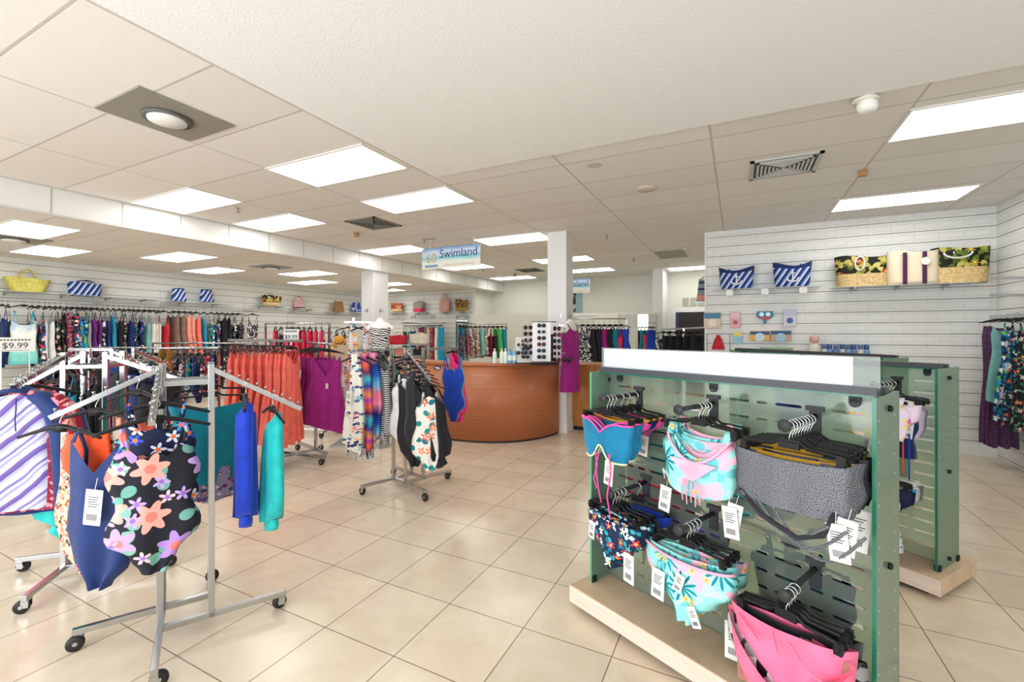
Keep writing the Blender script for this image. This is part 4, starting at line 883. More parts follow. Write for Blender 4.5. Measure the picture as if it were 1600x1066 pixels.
for i, (f, fb, l) in enumerate([(.88, 'cobalt', 'cobalt blue swimsuit, front of three at the right end of the middle rack'), (.96, 'sage', 'grey-green swimsuit between the blue and pink ones'), (1.03, 'pink', 'hot pink long-sleeved suit behind the blue and grey-green ones')]):
    put2(('swimsuit', 'swimsuit', 'longsleeve')[i], fb, onarm(c2, a2, 1, ARM2, f, 1.37), pi+(.30, .12, .0)[i], 0, 0, 0, l, 'black hanger carrying the '+' '.join(l.split()[:3]), scale=.85, tall=1.2, hs=.6)
for i, f in enumerate((.3, .6, .9)):
    put('tank', ('multi', 'darkfloral', 'bw')[i], onarm(c2, a2, 2, ARM2, f, 1.37), ('dark floral top with pink', 'black floral top', 'black and white print top')[i]+', far arm of the middle rack', 'hanger carrying the %s top on the far arm of the middle rack' % ORD[i], None, 0, scale=.85)
# prints hanging high on a stand in front of the left column
sp_ = atF(553, 520, 6.1)
t = thing('display_stand', 'tall chrome stand with bright floral wraps in front of the left column', 'display stand', (sp_.x, sp_.y, 0), YAW)
B().bar((0, 0, .03), (0, 0, 1.72), .03).obj('pole', CHROME, t); B().bar((-.12, -.02, 1.66), (.26, -.02, 1.66), .02).obj('arm', CHROME, t); B().box(-.25, .25, -.2, .2, 0, .03).obj('base', STEEL, t)
for i, (dx, fb, l) in enumerate([(-.02, 'whitefloral', 'white, orange and red floral wrap hanging high on the stand'), (.17, 'lavflower', 'pink and lilac floral wrap hanging high on the stand')]):
    p = Vector((sp_.x+dx*CY+.03*SY, sp_.y+dx*SY-.03*CY, 1.68)); hanger(p, YAW+.3, 'hanger of the '+' '.join(l.split()[:5]), None)
    garment('cloth', flowers('stand%d' % i, ((236, 232, 226), (236, 214, 226)), [(14, .5, 2, .5, [(120, 150, 200), (60, 90, 120)], None, .5), (11, .45, 5, .35, [(245, 90, 40), (225, 40, 70), (250, 150, 60)] if not i else [(235, 110, 50), (210, 60, 130), (225, 190, 235)], (255, 210, 90), .8)]), p, YAW+.1, l, None, tall=1.0)
# mannequin torso with a zebra bandeau in front of the left column, and one with a magenta dress on the white column
def torso(name, label, loc, rz, sc=1):
    t = thing(name, label, 'mannequin', loc, rz); b = B()
    pr = [(.0, .055, .05), (-.05, .055, .05), (-.09, .13, .06), (-.12, .185, .075), (-.2, .17, .09), (-.3, .165, .11), (-.38, .14, .09), (-.48, .12, .08), (-.58, .15, .09), (-.68, .175, .10), (-.78, .15, .09), (-.86, .08, .06)]
    vs = [(rx*cos(2*pi*k/20), ry*sin(2*pi*k/20), z) for z, rx, ry in pr for k in range(20)]
    b.add(vs, [(i*20+k, i*20+(k+1) % 20, i*20+20+(k+1) % 20, i*20+20+k) for i in range(len(pr)-1) for k in range(20)]+[tuple(range(20))[::-1], tuple(len(vs)-20+k for k in range(20))])
    for s in (-1, 1): b.tube([(s*.16, 0, -.13), (s*.20, 0, -.18), (s*.205, 0, -.23)], .04, 10)
    o = b.obj('body', plain('mannequin_white', (.80, .80, .76), .4), t, True); o.modifiers.new('smooth', 'SUBSURF').levels = 1
    t.scale = (sc,)*3; return t
mz = atF(594, 505, 6.0); mz.z = 1.72
t = torso('mannequin_torso', 'white mannequin torso in a zebra bandeau before the left column', mz, YAW+.2, .75)
B().tube([(0, 0, -.8), (0, 0, -mz.z/.75+.02)], .02, 8).lathe([(.2, -mz.z/.75), (.2, -mz.z/.75+.02)], 20).obj('stand', CHROME, t)
b = B(); body(b, [(0, .185), (.3, .175), (.7, .15), (1, .165)], lambda x: -.17-.03*(1-abs(x)), con(-.16), con(-.55), .125, .003, 3, 14, 12, 1)
tag(b.obj('bandeau_swimsuit', F['zebra'], None, True, loc=mz, rz=YAW+.2), 'zebra-striped bandeau swimsuit worn by the torso before the left column', 'swimsuit').scale = (.75, .75, .75)
b = B(); body(b, [(0, .16), (.4, .175), (1, .1)], con(-.56), con(-.56), con(-.8), .125, .003, 3, 14, 8, 1)
tag(b.obj('bikini_brief', F['black'], None, True, loc=mz, rz=YAW+.2), 'black bikini bottom worn by the torso before the left column', 'bikini bottom').scale = (.75, .75, .75)
tag(B().box(-.05, .05, -.006, .006, -.14, .06).obj('swatch_card', plain('striped_card', s2l(150, 200, 225), .6), loc=(-6.545, 6.90, 1.72), rz=pi/2), 'pale blue and pink card beside the left column above the zebra top', 'card')
md = Vector((-2.20, 6.26, 1.72)); t = torso('mannequin_torso', 'white half-mannequin hung before the white column', md, YAW+.75, .92)
B().bar((0, .04, -.1), (-.06, .18, -.1), .02).obj('wall_hook', CHROME, t)
b = B(); body(b, [(0, .10), (.1, .165), (.3, .15), (.6, .165), (1, .19)], lambda x: -.12-.06*(1-x*x), con(-.12), con(-1.06), .115, .01, 5, 16, 18, 2)
for s in (-1, 1): b.ribbon([(s*.085, -.08, -.14), (s*.10, -.03, -.07), (s*.09, .06, -.14)], .02)
tag(b.obj('magenta_dress', F['magenta'], None, True, loc=md, rz=YAW+.75), 'long magenta dress worn by the half-mannequin on the white column', 'dress')
# ================================================================ GLASS DISPLAY UNITS
def gondola(P0, ang, Ln, label, z1=1.30, sign=None, depth=.15, over=.11):
    """slotted frosted panel on a low plinth with an end panel at each side; local x along the panel, -y to the viewer"""
    t = thing('glass_display_unit', label, 'display unit', (P0[0], P0[1], 0), ang)
    w = Ln+.11
    B().box(-.055, w-.055, -.26, .26, .035, .125).obj('plinth', OAK, t, bevel=.003)
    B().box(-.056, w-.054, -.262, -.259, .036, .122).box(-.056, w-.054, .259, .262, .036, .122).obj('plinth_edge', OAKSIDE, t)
    B().box(.02, Ln-.02, -.2, .2, 0, .035).obj('plinth_foot', plain('plinth_gap_shade', (.05, .045, .04), .8), t)  # recessed foot, its dark colour paints in the shadow gap above the floor
    # slotted panel
    zs = []; z = 1.219
    while z > .2: zs.append(z); z -= .072
    sl = []; x = 1.203-.205*5
    while x-.2 < Ln:
        for a, c in ((x-.105+.0, x), (x-.105-.025-.05, x-.105-.025)): sl.append((a, c))
        x += .205
    sl = [(max(a, .03), min(c, Ln-.03)) for a, c in sl if c > .05 and a < Ln-.05]; sl.sort(); sl = [s for s in sl if s[1]-s[0] > .03]
    b = B(); hh = .0065; xs = [0.]
    for a, c in sl: xs += [a, a+hh, c-hh, c]
    xs.append(Ln); prev = .125
    def q(x0, x1, za, zb): b.add([(x0, 0, za), (x1, 0, za), (x1, 0, zb), (x0, 0, zb)], [(0, 1, 2, 3)])
    for z in zs[::-1]:
        for i in range(len(xs)-1): q(xs[i], xs[i+1], prev, z-hh)
        for i in range(len(xs)-1):
            k = i % 4
            if k == 0: b.add([(xs[i], 0, z-hh), (xs[i+1], 0, z-hh), (xs[i+1], 0, z), (xs[i+1], 0, z+hh), (xs[i], 0, z+hh), (xs[i], 0, z)], [(0, 1, 2, 3, 4, 5)])
            elif k == 1: b.add([(xs[i], 0, z-hh), (xs[i+1], 0, z-hh), (xs[i], 0, z)], [(0, 1, 2)]); b.add([(xs[i], 0, z), (xs[i+1], 0, z+hh), (xs[i], 0, z+hh)], [(0, 1, 2)])
            elif k == 3: b.add([(xs[i], 0, z-hh), (xs[i+1], 0, z-hh), (xs[i+1], 0, z)], [(0, 1, 2)]); b.add([(xs[i+1], 0, z), (xs[i+1], 0, z+hh), (xs[i], 0, z+hh)], [(0, 1, 2)])
        prev = z+hh
    for i in range(len(xs)-1): q(xs[i], xs[i+1], prev, z1-.01)
    # merge doubled corner points so that the solidify wall is clean
    d = {}; nv = []; mp = []
    for p in b.v:
        k = (round(p[0], 5), round(p[2], 5))
        if k not in d: d[k] = len(nv); nv.append(p)
        mp.append(d[k])
    b.v = nv; b.f = [tuple(mp[i] for i in f) for f in b.f]
    o = b.obj('slotted_panel', FROST, t); md = o.modifiers.new('thick', 'SOLIDIFY'); md.thickness = .008; md.offset = 0
    B().box(-.02, Ln, -.07, .07, z1-.01, z1).obj('top_plate', GEDGE, t)
    B().box(.0, Ln-.01, -.075, -.03, z1-.002, z1+.026).box(0, Ln-.01, .03, .06, z1-.002, z1+.02).obj('sign_channel', plain('charcoal_channel', s2l(64, 66, 72), .45), t)
    if sign:
        B().box(.0, Ln-.005, -.058, -.054, z1+.02, z1+.135).obj('sign_sleeve', ACRYL, t); B().box(.012, Ln-.085, -.0535, -.051, z1+.022, z1+.130).obj('blank_sign', plain('glossy_white_card', (.70, .73, .76), .08), t)
    for x in (0, Ln):
        e = B().box(x-.006, x+.006, -depth, depth, .125, z1).obj('end_panel', FROSTE, t)
        B().box(x-.0062, x+.0062, -depth-.0012, -depth+.0006, .125, z1).box(x-.0062, x+.0062, depth-.0006, depth+.0012, .125, z1).obj('glass_edge', GEDGE if x else plain('pale_glass_edge', (.1, .4, .25), .15), e)
        s = B()
        for z in zs:
            for y in (-.118, .085): s.lathe([(.0045, x-.007), (.0045, x+.007)], 8, (0, y, z), 'x')
        s.obj('slot_studs', plain('glass_stud', (.30, .55, .40), .15), e)
        for z in (.17, .69, 1.25):
            B().lathe([(.004, x-.02), (.012, x-.018), (.012, x-.006)], 12, (0, 0, z), 'x').lathe([(.012, x+.006), (.012, x+.016), (.008, x+.019)], 12, (0, 0, z), 'x').obj('bolt', BLACKP, t, True)
        for y in (-depth+.02, depth-.02): B().box(x-.014, x+.014, y-.016, y+.016, .125, .16).obj('foot_clamp', BLACKP, t, bevel=.003)
    for x in (.09, Ln*.5, Ln-.09): B().box(x-.018, x+.018, -.016, -.003, z1-.04, z1-.012).lathe([(.018, -.016), (.018, -.003)], 14, (x, 0, z1-.04), 'y').obj('top_clip', GREYP, t)
    return t
def faceout(unit, x, z, ln=.30, back=False):
    s = 1 if back else -1; o = bpy.data.objects.new('display_arm', None); C.objects.link(o); o.parent = unit; o.location = (x, 0, z)
    B().box(-.02, .02, min(0, s*.012), max(0, s*.012), -.075, .035).box(-.032, .032, min(0, s*.016), max(0, s*.016), .02, .038).obj('bracket', GREYP, o)
    B().tube([(0, s*.01, 0), (0, s*ln, 0)], .0105, 12).obj('bar', GREYP, o, True); B().lathe([(.022, s*ln), (.023, s*(ln+.004)), (.021, s*(ln+.010))], 20, axis='y').obj('end_cap', GREYP, o, True)
def gl(P0, ang, x, y, z): return Vector((P0[0]+x*cos(ang)-y*sin(ang), P0[1]+x*sin(ang)+y*cos(ang), z))
G1P, G1A = (-.67, 2.57), -math.atan2(.425, .905)
G1 = gondola(G1P, G1A, 1.264, 'green frosted glass display unit with a blank white sign, nearest on the right', sign=True)
for x, z in ((.217, 1.191), (.632, 1.191), (1.045, 1.191), (.262, .725), (.632, .676), (1.045, .588)): faceout(G1, x, z)
for x, z in ((.3, 1.05), (.75, 1.0), (.5, .72), (.95, .62)): faceout(G1, x, z, .26, True)
def stock(P0, ang, x, z, items, group=None, back=False):
    """items: (distance out, kind, fabric, label, extra)"""
    for it in items:
        d, kind, fab, lab = it[:4]; ex = dict(it[4]) if len(it) > 4 else {}
        s = 1 if back else -1; p = gl(P0, ang, x, s*d, z+.012); tw = ex.pop('turn', random.uniform(-.08, .08)); rz = ang+tw+(pi if back else 0)
        hanger(p, rz, ex.pop('hl', 'black clip hanger of the '+' '.join(lab.split()[:9])), group and 'hangers '+group, True, mat=ex.pop('hm', None))
        o = garment(kind, F[fab] if isinstance(fab, str) else fab, p+Vector((0, 0, ex.pop('dz', 0))), rz, lab, None, True, **ex)
        if kind == 'bralette':
            for k, (m_, z_) in enumerate(((F['pinktrim'], 0), (F['paletrim'], 1))):
                R_ = [-1+k2/16 for k2 in range(33)]
                if z_ == 0: pts = [(q*.17, -.046*sqrt(max(0, 1-q*q))-.003, -.12-.05*(1-abs(q))**2+.012*sin(pi*min(1, abs(q)*1.3))) for q in R_]
                else: pts = [(q*.13, -.046*sqrt(max(0, 1-q*q))-.003, -.30+.07*math.exp(-(q/.28)**2)) for q in R_]
                B().tube(pts, .005, 5).obj('trim', m_, o, True)
T = lambda *a: a
stock(G1P, G1A, .217, 1.191, [
    (.27, 'bralette', 'tealtop', 'front teal bandeau bikini top with pink trim, upper left arm of the unit', {'tags': [T(.06, -.04, -.26, 0, .1, 1.25)], 'scale': 1.05, 'turn': -.10, 'mats': {'strap': F['pinktrim']}}),
    (.245, 'bralette', 'tealtop', 'second teal bandeau bikini top behind the front one', {'scale': 1.02, 'turn': .05, 'mats': {'strap': F['pinktrim']}}),
    (.22, 'bralette', 'tealtop', 'third teal bandeau bikini top on the upper left arm', {'scale': 1.02, 'mats': {'strap': F['pinktrim']}}),
    (.16, 'bottom', 'pinktrim', 'pink and navy bikini bottom behind the teal tops', {'tags': [T(.05, -.03, -.12, 0, -.15, 1.1)], 'turn': .1}),
    (.11, 'bottom', 'navy', 'navy bikini bottom with yellow waist behind the teal tops', {'turn': .1}),
    (.04, 'bottom', 'pinktrim', 'pink-edged bikini bottom hanging right next to the glass, upper left', {'turn': .02, 'tags': [T(.08, -.03, -.18, 0, .1, 1.2)]})])
for o in [o for o in C.objects if o.get('category') == 'bikini bottom' and 'pink' in o.get('label', '') and o.get('label', '').startswith(('pink', 'navy'))] + [o for o in C.objects if o.get('label', '').startswith('navy bikini bottom')]:
    q = B().tube([(k2/12*.168, -.036*sqrt(max(0, 1-(k2/12)**2))-.004, -.135+.02*(k2/12)**2) for k2 in range(-12, 13)], .007, 5); q.obj('waist_trim', F['mustard'], o, True)
# loose pink ties
o = [o for o in C.objects if o.get('label', '').startswith('front teal bandeau')][0]
for k, (x, zz) in enumerate(((-.03, -.44), (.0, -.5), (.06, -.56))):
    B().tube([(x, -.05, -.26), (x+.02*(-1)**k, -.055, -.33), (x-.01, -.05, (zz-.26)/2-.05), (x+.012, -.05, zz)], .0035, 5).obj('tie', F['pinktrim'], o, True)
stock(G1P, G1A, .632, 1.191, [
    (.14, 'top', 'leafprint', 'mint bikini top with teal palm leaves and pink trim, middle arm', {'scale': 1.12, 'turn': -.02, 'tags': [T(-.13, -.02, -.33, 0, .12, 1.2), T(.13, -.02, -.33, 0, -.1, 1.3), T(.16, -.01, -.32, .2, .15, 1.2)]}),
    (.11, 'top', 'leafprint', 'second palm-leaf bikini top behind the front one', {'scale': 1.06, 'turn': .12}),
    (.085, 'top', 'lightpink', 'light pink lined palm-leaf top, third on the middle arm', {'scale': 1.0, 'turn': -.14}),
    (.06, 'top', 'leafprint', 'palm-leaf bikini top closest to the glass on the middle arm', {'scale': 1.05, 'turn': .18})])
o = [o for o in C.objects if o.get('label', '').startswith('mint bikini top with')][0]
tm = B(); tm.tube([(q2*.135, -.043*sqrt(max(0, 1-q2*q2))-.003, -.13-.10*(1-q2*q2)) for q2 in [-1+k2/12 for k2 in range(25)]], .006, 5); tm.obj('trim', F['lightpink'], o, True)
wv = B(); wv.prism([(-.10, -.225), (.10, -.225), (.01, -.30), (-.01, -.30)], -.052, -.045); wv.obj('pink_panel', F['lightpink'], o)
for k in range(5): B().tube([(-.03+.015*k, -.052, -.30), (-.04+.02*k, -.058, -.34), (-.035+.018*k, -.055, -.385-.012*(k % 2))], .003, 5).obj('fringe', F['lightpink'], o, True)
for k in range(3): B().tube([(-.155+.02*k, .0, -.34), (-.165, 0, -.30)], .002, 5).obj('tag_string', TAGW, o)
stock(G1P, G1A, 1.045, 1.191, [
    (.262, 'tube', 'heather', 'front sparkly dark grey bandeau top with dangling straps, right upper arm', {'scale': 1.0, 'turn': -.06, 'tags': [T(.15, -.03, -.27, 0, -.12, 1.35), T(.19, -.02, -.25, 0, .1, 1.3)]}),
    (.235, 'tube', 'heather', 'second dark grey bandeau top on the right upper arm', {'scale': 1.02, 'turn': .05}),
    (.208, 'tube', 'mustard', 'mustard yellow top among the grey bandeau tops', {'scale': .9, 'turn': .0, 'dz': -.012}),
    (.18, 'tube', 'heather', 'fourth top, dark grey, on the right upper arm', {'scale': 1.02, 'turn': .1}),
    (.15, 'tube', 'char', 'fifth top, charcoal, on the right upper arm', {'scale': 1.02, 'turn': .06}),
    (.12, 'tube', 'heather', 'sixth top, dark grey, on the right upper arm', {'scale': 1.02, 'turn': .14, 'tags': [T(.17, -.02, -.25, .1, .1, 1.6)]}),
    (.09, 'tube', 'mustard', 'mustard top behind the dark grey ones, near the glass', {'scale': .92, 'turn': .1, 'dz': .01}),
    (.06, 'tube', 'char', 'last charcoal top, right against the glass', {'scale': 1.02, 'turn': .16})])
o = [o for o in C.objects if o.get('label', '').startswith('front sparkly')][0]
for k in range(3): B().tube([(-.16+.05*k+.30*q, -.03+.02*sin(4*q), -.29-(.10+.025*k)*sin(pi*q)-.03*q) for q in [i/12 for i in range(13)]], .0048, 6).obj('strap', F['heather'], o, True)
B().tube([(-.17, -.02, -.29), (-.08, -.03, -.36), (.04, -.03, -.40), (.12, -.03, -.36), (.15, -.02, -.28)], .010, 6).obj('strap', F['char'], o, True)
stock(G1P, G1A, .262, .725, [
    (.28, 'brief', 'tropblue', 'front navy bikini bottom with red hibiscus print, lower left arm', {'scale': 1.0, 'turn': -.16, 'tags': [T(-.12, -.03, -.16, 0, .1, 1), T(.14, -.03, -.2, 0, .0, 1.5)]}),
    (.255, 'brief', 'tropblue', 'second navy hibiscus bikini bottom on the lower left arm', {'turn': .02}),
    (.23, 'brief', 'tropblue', 'third navy hibiscus bikini bottom on the lower left arm', {'turn': .1}),
    (.20, 'brief', 'black', 'black bikini bottom behind the hibiscus ones', {'turn': .14}),
    (.08, 'bottom', 'cobalt', 'cobalt blue bikini bottom near the glass, lower left arm', {'turn': .1, 'scale': 1.1})])
stock(G1P, G1A, .632, .676, [
    (.235, 'brief', 'leafprint', 'front palm-leaf bikini bottom with pink waistband, lower middle arm', {'scale': 1.14, 'turn': -.02, 'tags': [T(-.09, -.05, -.16, 0, .05, 1.3), T(.02, -.06, -.15, 0, .3, .8), T(.04, -.06, -.25, 0, -.4, .8)]}),
    (.21, 'brief', 'leafprint', 'second palm-leaf bikini bottom on the lower middle arm', {'turn': .1, 'scale': 1.05}),
    (.18, 'bottom', 'lightpink', 'light pink lined bikini bottom behind the palm-leaf ones', {'turn': .2, 'scale': 1.15, 'tags': [T(.15, -.02, -.28, 0, 0, 1.5)]}),
    (.15, 'brief', 'leafprint', 'palm-leaf bikini bottom nearest the glass, lower middle arm', {'turn': .22, 'scale': 1.1})])
o = [o for o in C.objects if o.get('label', '').startswith('front palm-leaf bikini bottom')][0]
B().tube([(q2*.185, -.043*sqrt(max(0, 1-q2*q2))-.003, -.12-.015*(1-q2*q2)) for q2 in [-1+k2/12 for k2 in range(25)]], .006, 5).obj('waist_trim', F['lightpink'], o, True)
stock(G1P, G1A, 1.045, .588, [
    (.29, 'deepbrief', 'pinkmix', 'front bright pink bikini bottom with tan lining, lowest right arm', {'scale': 1.1, 'turn': -.05, 'tall': 1.1, 'mats': {'lining': F['tan']}}),
    (.262, 'brief', 'bubble', 'second pink bikini bottom just behind the front pink one', {'scale': 1.05, 'turn': .08}),
    (.24, 'brief', 'bw', 'black and white zigzag bikini bottom at the back of the pink ones', {'scale': 1.15, 'turn': .12, 'tall': 1.2}),
    (.21, 'brief', 'char', 'charcoal bikini bottom last in the lowest right group', {'scale': 1.05, 'turn': .15})])
o = [o for o in C.objects if o.get('label', '').startswith('front bright pink bikini')][0]
B().prism([(-.03, -.165), (.03, -.17), (.028, -.215), (-.032, -.21)], .012, .014).obj('care_label', TAGW, o)
B().tube([(-.14, -.03, -.12), (-.06, -.05, -.16), (-.02, -.05, -.11), (.0, -.055, -.17), (.03, -.05, -.12), (.08, -.05, -.17), (.15, -.03, -.2)], .004, 5).obj('tie', F['bubble'], o, True)
# stock on the far side, dim through the frosted panel
stock(G1P, G1A, .3, 1.05, [(.05, 'tube', 'red', 'red top behind the frosted panel, left of centre', {'dz': -.12, 'tall': 1.3, 'scale': 1.05}), (.12, 'brief', 'turq', 'turquoise bottom behind the frosted panel, top left', {})], back=True)
stock(G1P, G1A, .5, .72, [(.05, 'brief', 'violet', 'violet bottom behind the frosted panel, lower middle', {})], back=True)
stock(G1P, G1A, .75, 1.0, [(.05, 'brief', 'turq', 'turquoise bottom behind the frosted panel, middle', {'scale': .9}), (.10, 'tube', 'char', 'dark top behind the frosted panel, middle', {})], back=True)
stock(G1P, G1A, .95, .62, [(.05, 'tank', cloth('deep_sea', (16, 70, 90)), 'dark sea-green top behind the frosted panel, lower right', {'dz': .12, 'scale': .95}), (.14, 'tube', 'violet', 'violet top behind the frosted panel, lower right', {})], back=True)
# striped garment seen beyond the left end panel
p = gl(G1P, G1A, .03, .30, 1.02); hanger(p, G1A+.6, 'black hanger beyond the left end panel of the glass unit', None)
garment('tank', F['multistripe'], p, G1A+.2, 'multicoloured striped top beyond the left end of the nearest glass unit', None, True, scale=.8)
tb = thing('floor_stand', 'thin grey stand holding the striped top behind the nearest glass unit', 'stand', (p.x, p.y, 0), G1A)
B().bar((0, .0, .02), (0, .0, 1.01), .015).box(-.13, .13, -.1, .1, 0, .02).obj('pole', GREYP, tb)
# ---- second unit
G2A = R(-35); G2P = gl((1.12, 3.57), G2A, -1.26, 0, 0)[:2]
G2 = gondola(G2P, G2A, 1.26, 'second green glass display unit, just behind and right of the nearest one', z1=1.31)
for x, z in ((1.02, 1.20), (1.0, .70), (.5, 1.2)): faceout(G2, x, z)
CLEAR = glassy('clear_hanger', (.85, .85, .82), .1, .55)
stock(G2P, G2A, 1.02, 1.20, [
    (.27, 'top', 'lavflower', 'pastel lilac and yellow flowered bikini top on the second glass unit', {'scale': .95, 'turn': .1, 'tags': [T(.02, -.05, -.30, 0, .2, 1.3), T(.0, -.05, -.36, 0, -.1, 1.3)], 'hm': CLEAR}),
    (.22, 'brief', 'lavflower', 'pink and white bikini bottom behind the pastel flowered top', {'turn': .2, 'tags': [T(.1, -.04, -.2, 0, .1, 1.2)]}),
    (.17, 'top', 'navy', 'navy bikini top with orange ties on the second glass unit', {'turn': .25, 'tags': [T(.12, -.04, -.2, 0, .1, 1.1)]}),
    (.12, 'tank', 'navy', 'navy swim top hanging low on the second glass unit', {'scale': .75}), (.07, 'top', 'lavflower', 'lilac bikini top nearest the glass of the second unit', {'turn': .3})])
o = [o for o in C.objects if o.get('label', '').startswith('navy bikini top with orange')][0]
for k in range(4): B().tube([(.03+.03*k, -.05, -.3), (.035+.028*k, -.05, -.40), (.03+.03*k, -.05, -.52-.02*k)], .004, 5).obj('tie', (F['orange'], F['magenta'], F['orange'], F['royal'])[k], o, True)
stock(G2P, G2A, 1.0, .70, [
    (.28, 'tank', 'greysprig', 'white swim bottom with small green sprigs low on the second glass unit', {'scale': .82, 'turn': .15, 'tags': [T(.13, -.04, -.26, 0, .2, 1.3)]}),
    (.24, 'brief', 'blueflower', 'blue and orange printed bottom behind the sprigged one', {'turn': .2}), (.2, 'brief', 'white', 'white bottom behind the sprigged one', {'turn': .3, 'hm': CLEAR}),
    (.15, 'brief', 'grey', 'pale grey bottom on the lower arm of the second unit', {'turn': .35, 'hm': CLEAR})])
stock(G2P, G2A, .5, 1.2, [(.2, 'top', 'navy', 'navy top on the hidden arm of the second glass unit', {})])
# ---- third unit
G3A = math.atan2(5.0-6.45, 1.25-.0); G3 = gondola((0.02, 6.45), G3A, 1.86, 'third green glass display unit, farthest, in front of the slat wall', z1=1.30)
# ================================================================ COUNTER
t = thing('sales_counter', 'curved cherry-wood sales counter in the middle of the shop', 'counter')
arc = [(-5.0, 5.75), (-4.7, 5.52), (-4.3, 5.35), (-3.85, 5.26), (-3.44, 5.25), (-2.99, 5.37), (-2.66, 5.64), (-2.47, 6.02), (-2.40, 6.33)]
def smooth(P, n=5):
    out = []
    for i in range(len(P)-1):
        p0, p1, p2, p3 = P[max(i-1, 0)], P[i], P[i+1], P[min(i+2, len(P)-1)]
        for k in range(n):
            u = k/n; out.append(tuple(.5*((2*p1[j])+(-p0[j]+p2[j])*u+(2*p0[j]-5*p1[j]+4*p2[j]-p3[j])*u*u+(-p0[j]+3*p1[j]-3*p2[j]+p3[j])*u**3) for j in (0, 1)))
    return out+[P[-1]]
arc = smooth(arc)
def offs(P, d):
    out = []
    for i, p in enumerate(P):
        a = P[max(i-1, 0)]; c = P[min(i+1, len(P)-1)]; tx, ty = c[0]-a[0], c[1]-a[1]; l = math.hypot(tx, ty); out.append((p[0]-ty/l*d, p[1]+tx/l*d))
    return out
def strip(b, A, Bb, z0, z1):
    n = len(A); vs = [(x, y, z) for z in (z0, z1) for x, y in A]+[(x, y, z) for z in (z0, z1) for x, y in Bb]
    fs = []
    for i in range(n-1): fs += [(i, i+1, n+i+1, n+i), (2*n+i+1, 2*n+i, 3*n+i, 3*n+i+1), (n+i, n+i+1, 3*n+i+1, 3*n+i), (i+1, i, 2*n+i, 2*n+i+1)]
    for i in (0, n-1): fs.append((i, n+i, 3*n+i, 2*n+i))
    return b.add(vs, fs)
strip(B(), arc, offs(arc, .035), .03, 1.065).obj('front', CHERRY, t, True)
strip(B(), offs(arc, -.012), offs(arc, .30), 1.065, 1.10).obj('worktop', CHERRY, t)
strip(B(), offs(arc, .012), offs(arc, .03), 0, .03).obj('kick', plain('dark_kick', (.03, .02, .02), .6), t)
strip(B(), offs(arc, .30), offs(arc, .62), .70, .74).obj('inner_desk', DESKW, t)
st = thing('counter_sticker', 'small oval navy and white sticker near the left of the curved counter', 'sticker', tuple(atY(684, 575, 5.252)), .02)
B().lathe([(.07, -.001), (.07, .001)], 24, axis='y').xf(Matrix.Diagonal((1, 1, .45, 1))).obj('oval', plain('sticker_navy', (.02, .04, .16), .4), st)
B().box(-.045, .03, -.003, -.001, -.006, .010).box(-.02, .05, -.003, -.001, -.018, -.010).box(-.015, .02, -.003, -.001, -.040, -.034).obj('white_mark', TAGW, st)
d = thing('back_desk', 'orange oak desk behind the white column at the right end of the counter', 'desk', (-1.95, 7.0, 0), 0)
B().box(-.42, .42, -.3, .3, .06, 1.0).obj('cabinet', DESKW, d); B().box(-.46, .46, -.33, .33, 1.0, 1.03).obj('top', DESKW, d); B().box(-.40, .40, -.28, .28, 0, .06).obj('kick', BLACKP, d); B().box(.0, .006, -.306, -.3, .08, .98).obj('joint', plain('dark_line', (.1, .05, .02), .6), d)
# things on the counter
def onc(u, v=566): q = atZ(u, v, 1.10); return q
def bottle(p, label, body_, cap, h=.17, r=.028):
    t = thing('lotion_bottle', label, 'bottle', p); B().lathe([(r*.9, 0), (r, .01), (r, h*.7), (r*.8, h*.8), (r*.4, h*.84)], 16).obj('bottle', body_, t, True); B().lathe([(r*.45, h*.84), (r*.45, h), (r*.38, h+.003)], 12).obj('cap', cap, t, True)
    B().lathe([(r*1.02, h*.2), (r*1.02, h*.55)], 16).obj('label', plain('bottle_label', (.75, .85, .8), .5), t); return t
CPx = [(773, 'white lotion bottle, leftmost on the counter', (.8, .82, .8)), (784, 'white lotion bottle with a green label on the counter', (.75, .85, .78)), (790, 'second white and green bottle on the counter, left of the blue ones', (.78, .85, .8)), (797, 'blue lotion bottle beside the sunglasses on the counter', (.1, .4, .7)), (804, 'second blue lotion bottle, right next to the small sunglasses board', (.15, .5, .75))]
for i, (u, l, c) in enumerate(CPx):
    p = onc(u, 568); bottle(p, l, plain('bottle_plastic%d' % i, c, .3), plain('cap_cream', (.85, .8, .65), .4) if i != 3 else plain('cap_blue', (.1, .3, .7), .4), .20)
p = onc(818, 568); t = thing('sunglasses_board', 'small tilted white board of sunglasses on the counter', 'display', p, YAW)
B().box(-.11, .11, -.004, .004, .01, .36).xf(Matrix.Rotation(-.12, 4, 'X')).obj('board', TAGW, t); B().box(-.12, .12, -.06, .06, 0, .012).obj('foot', BLACKP, t)
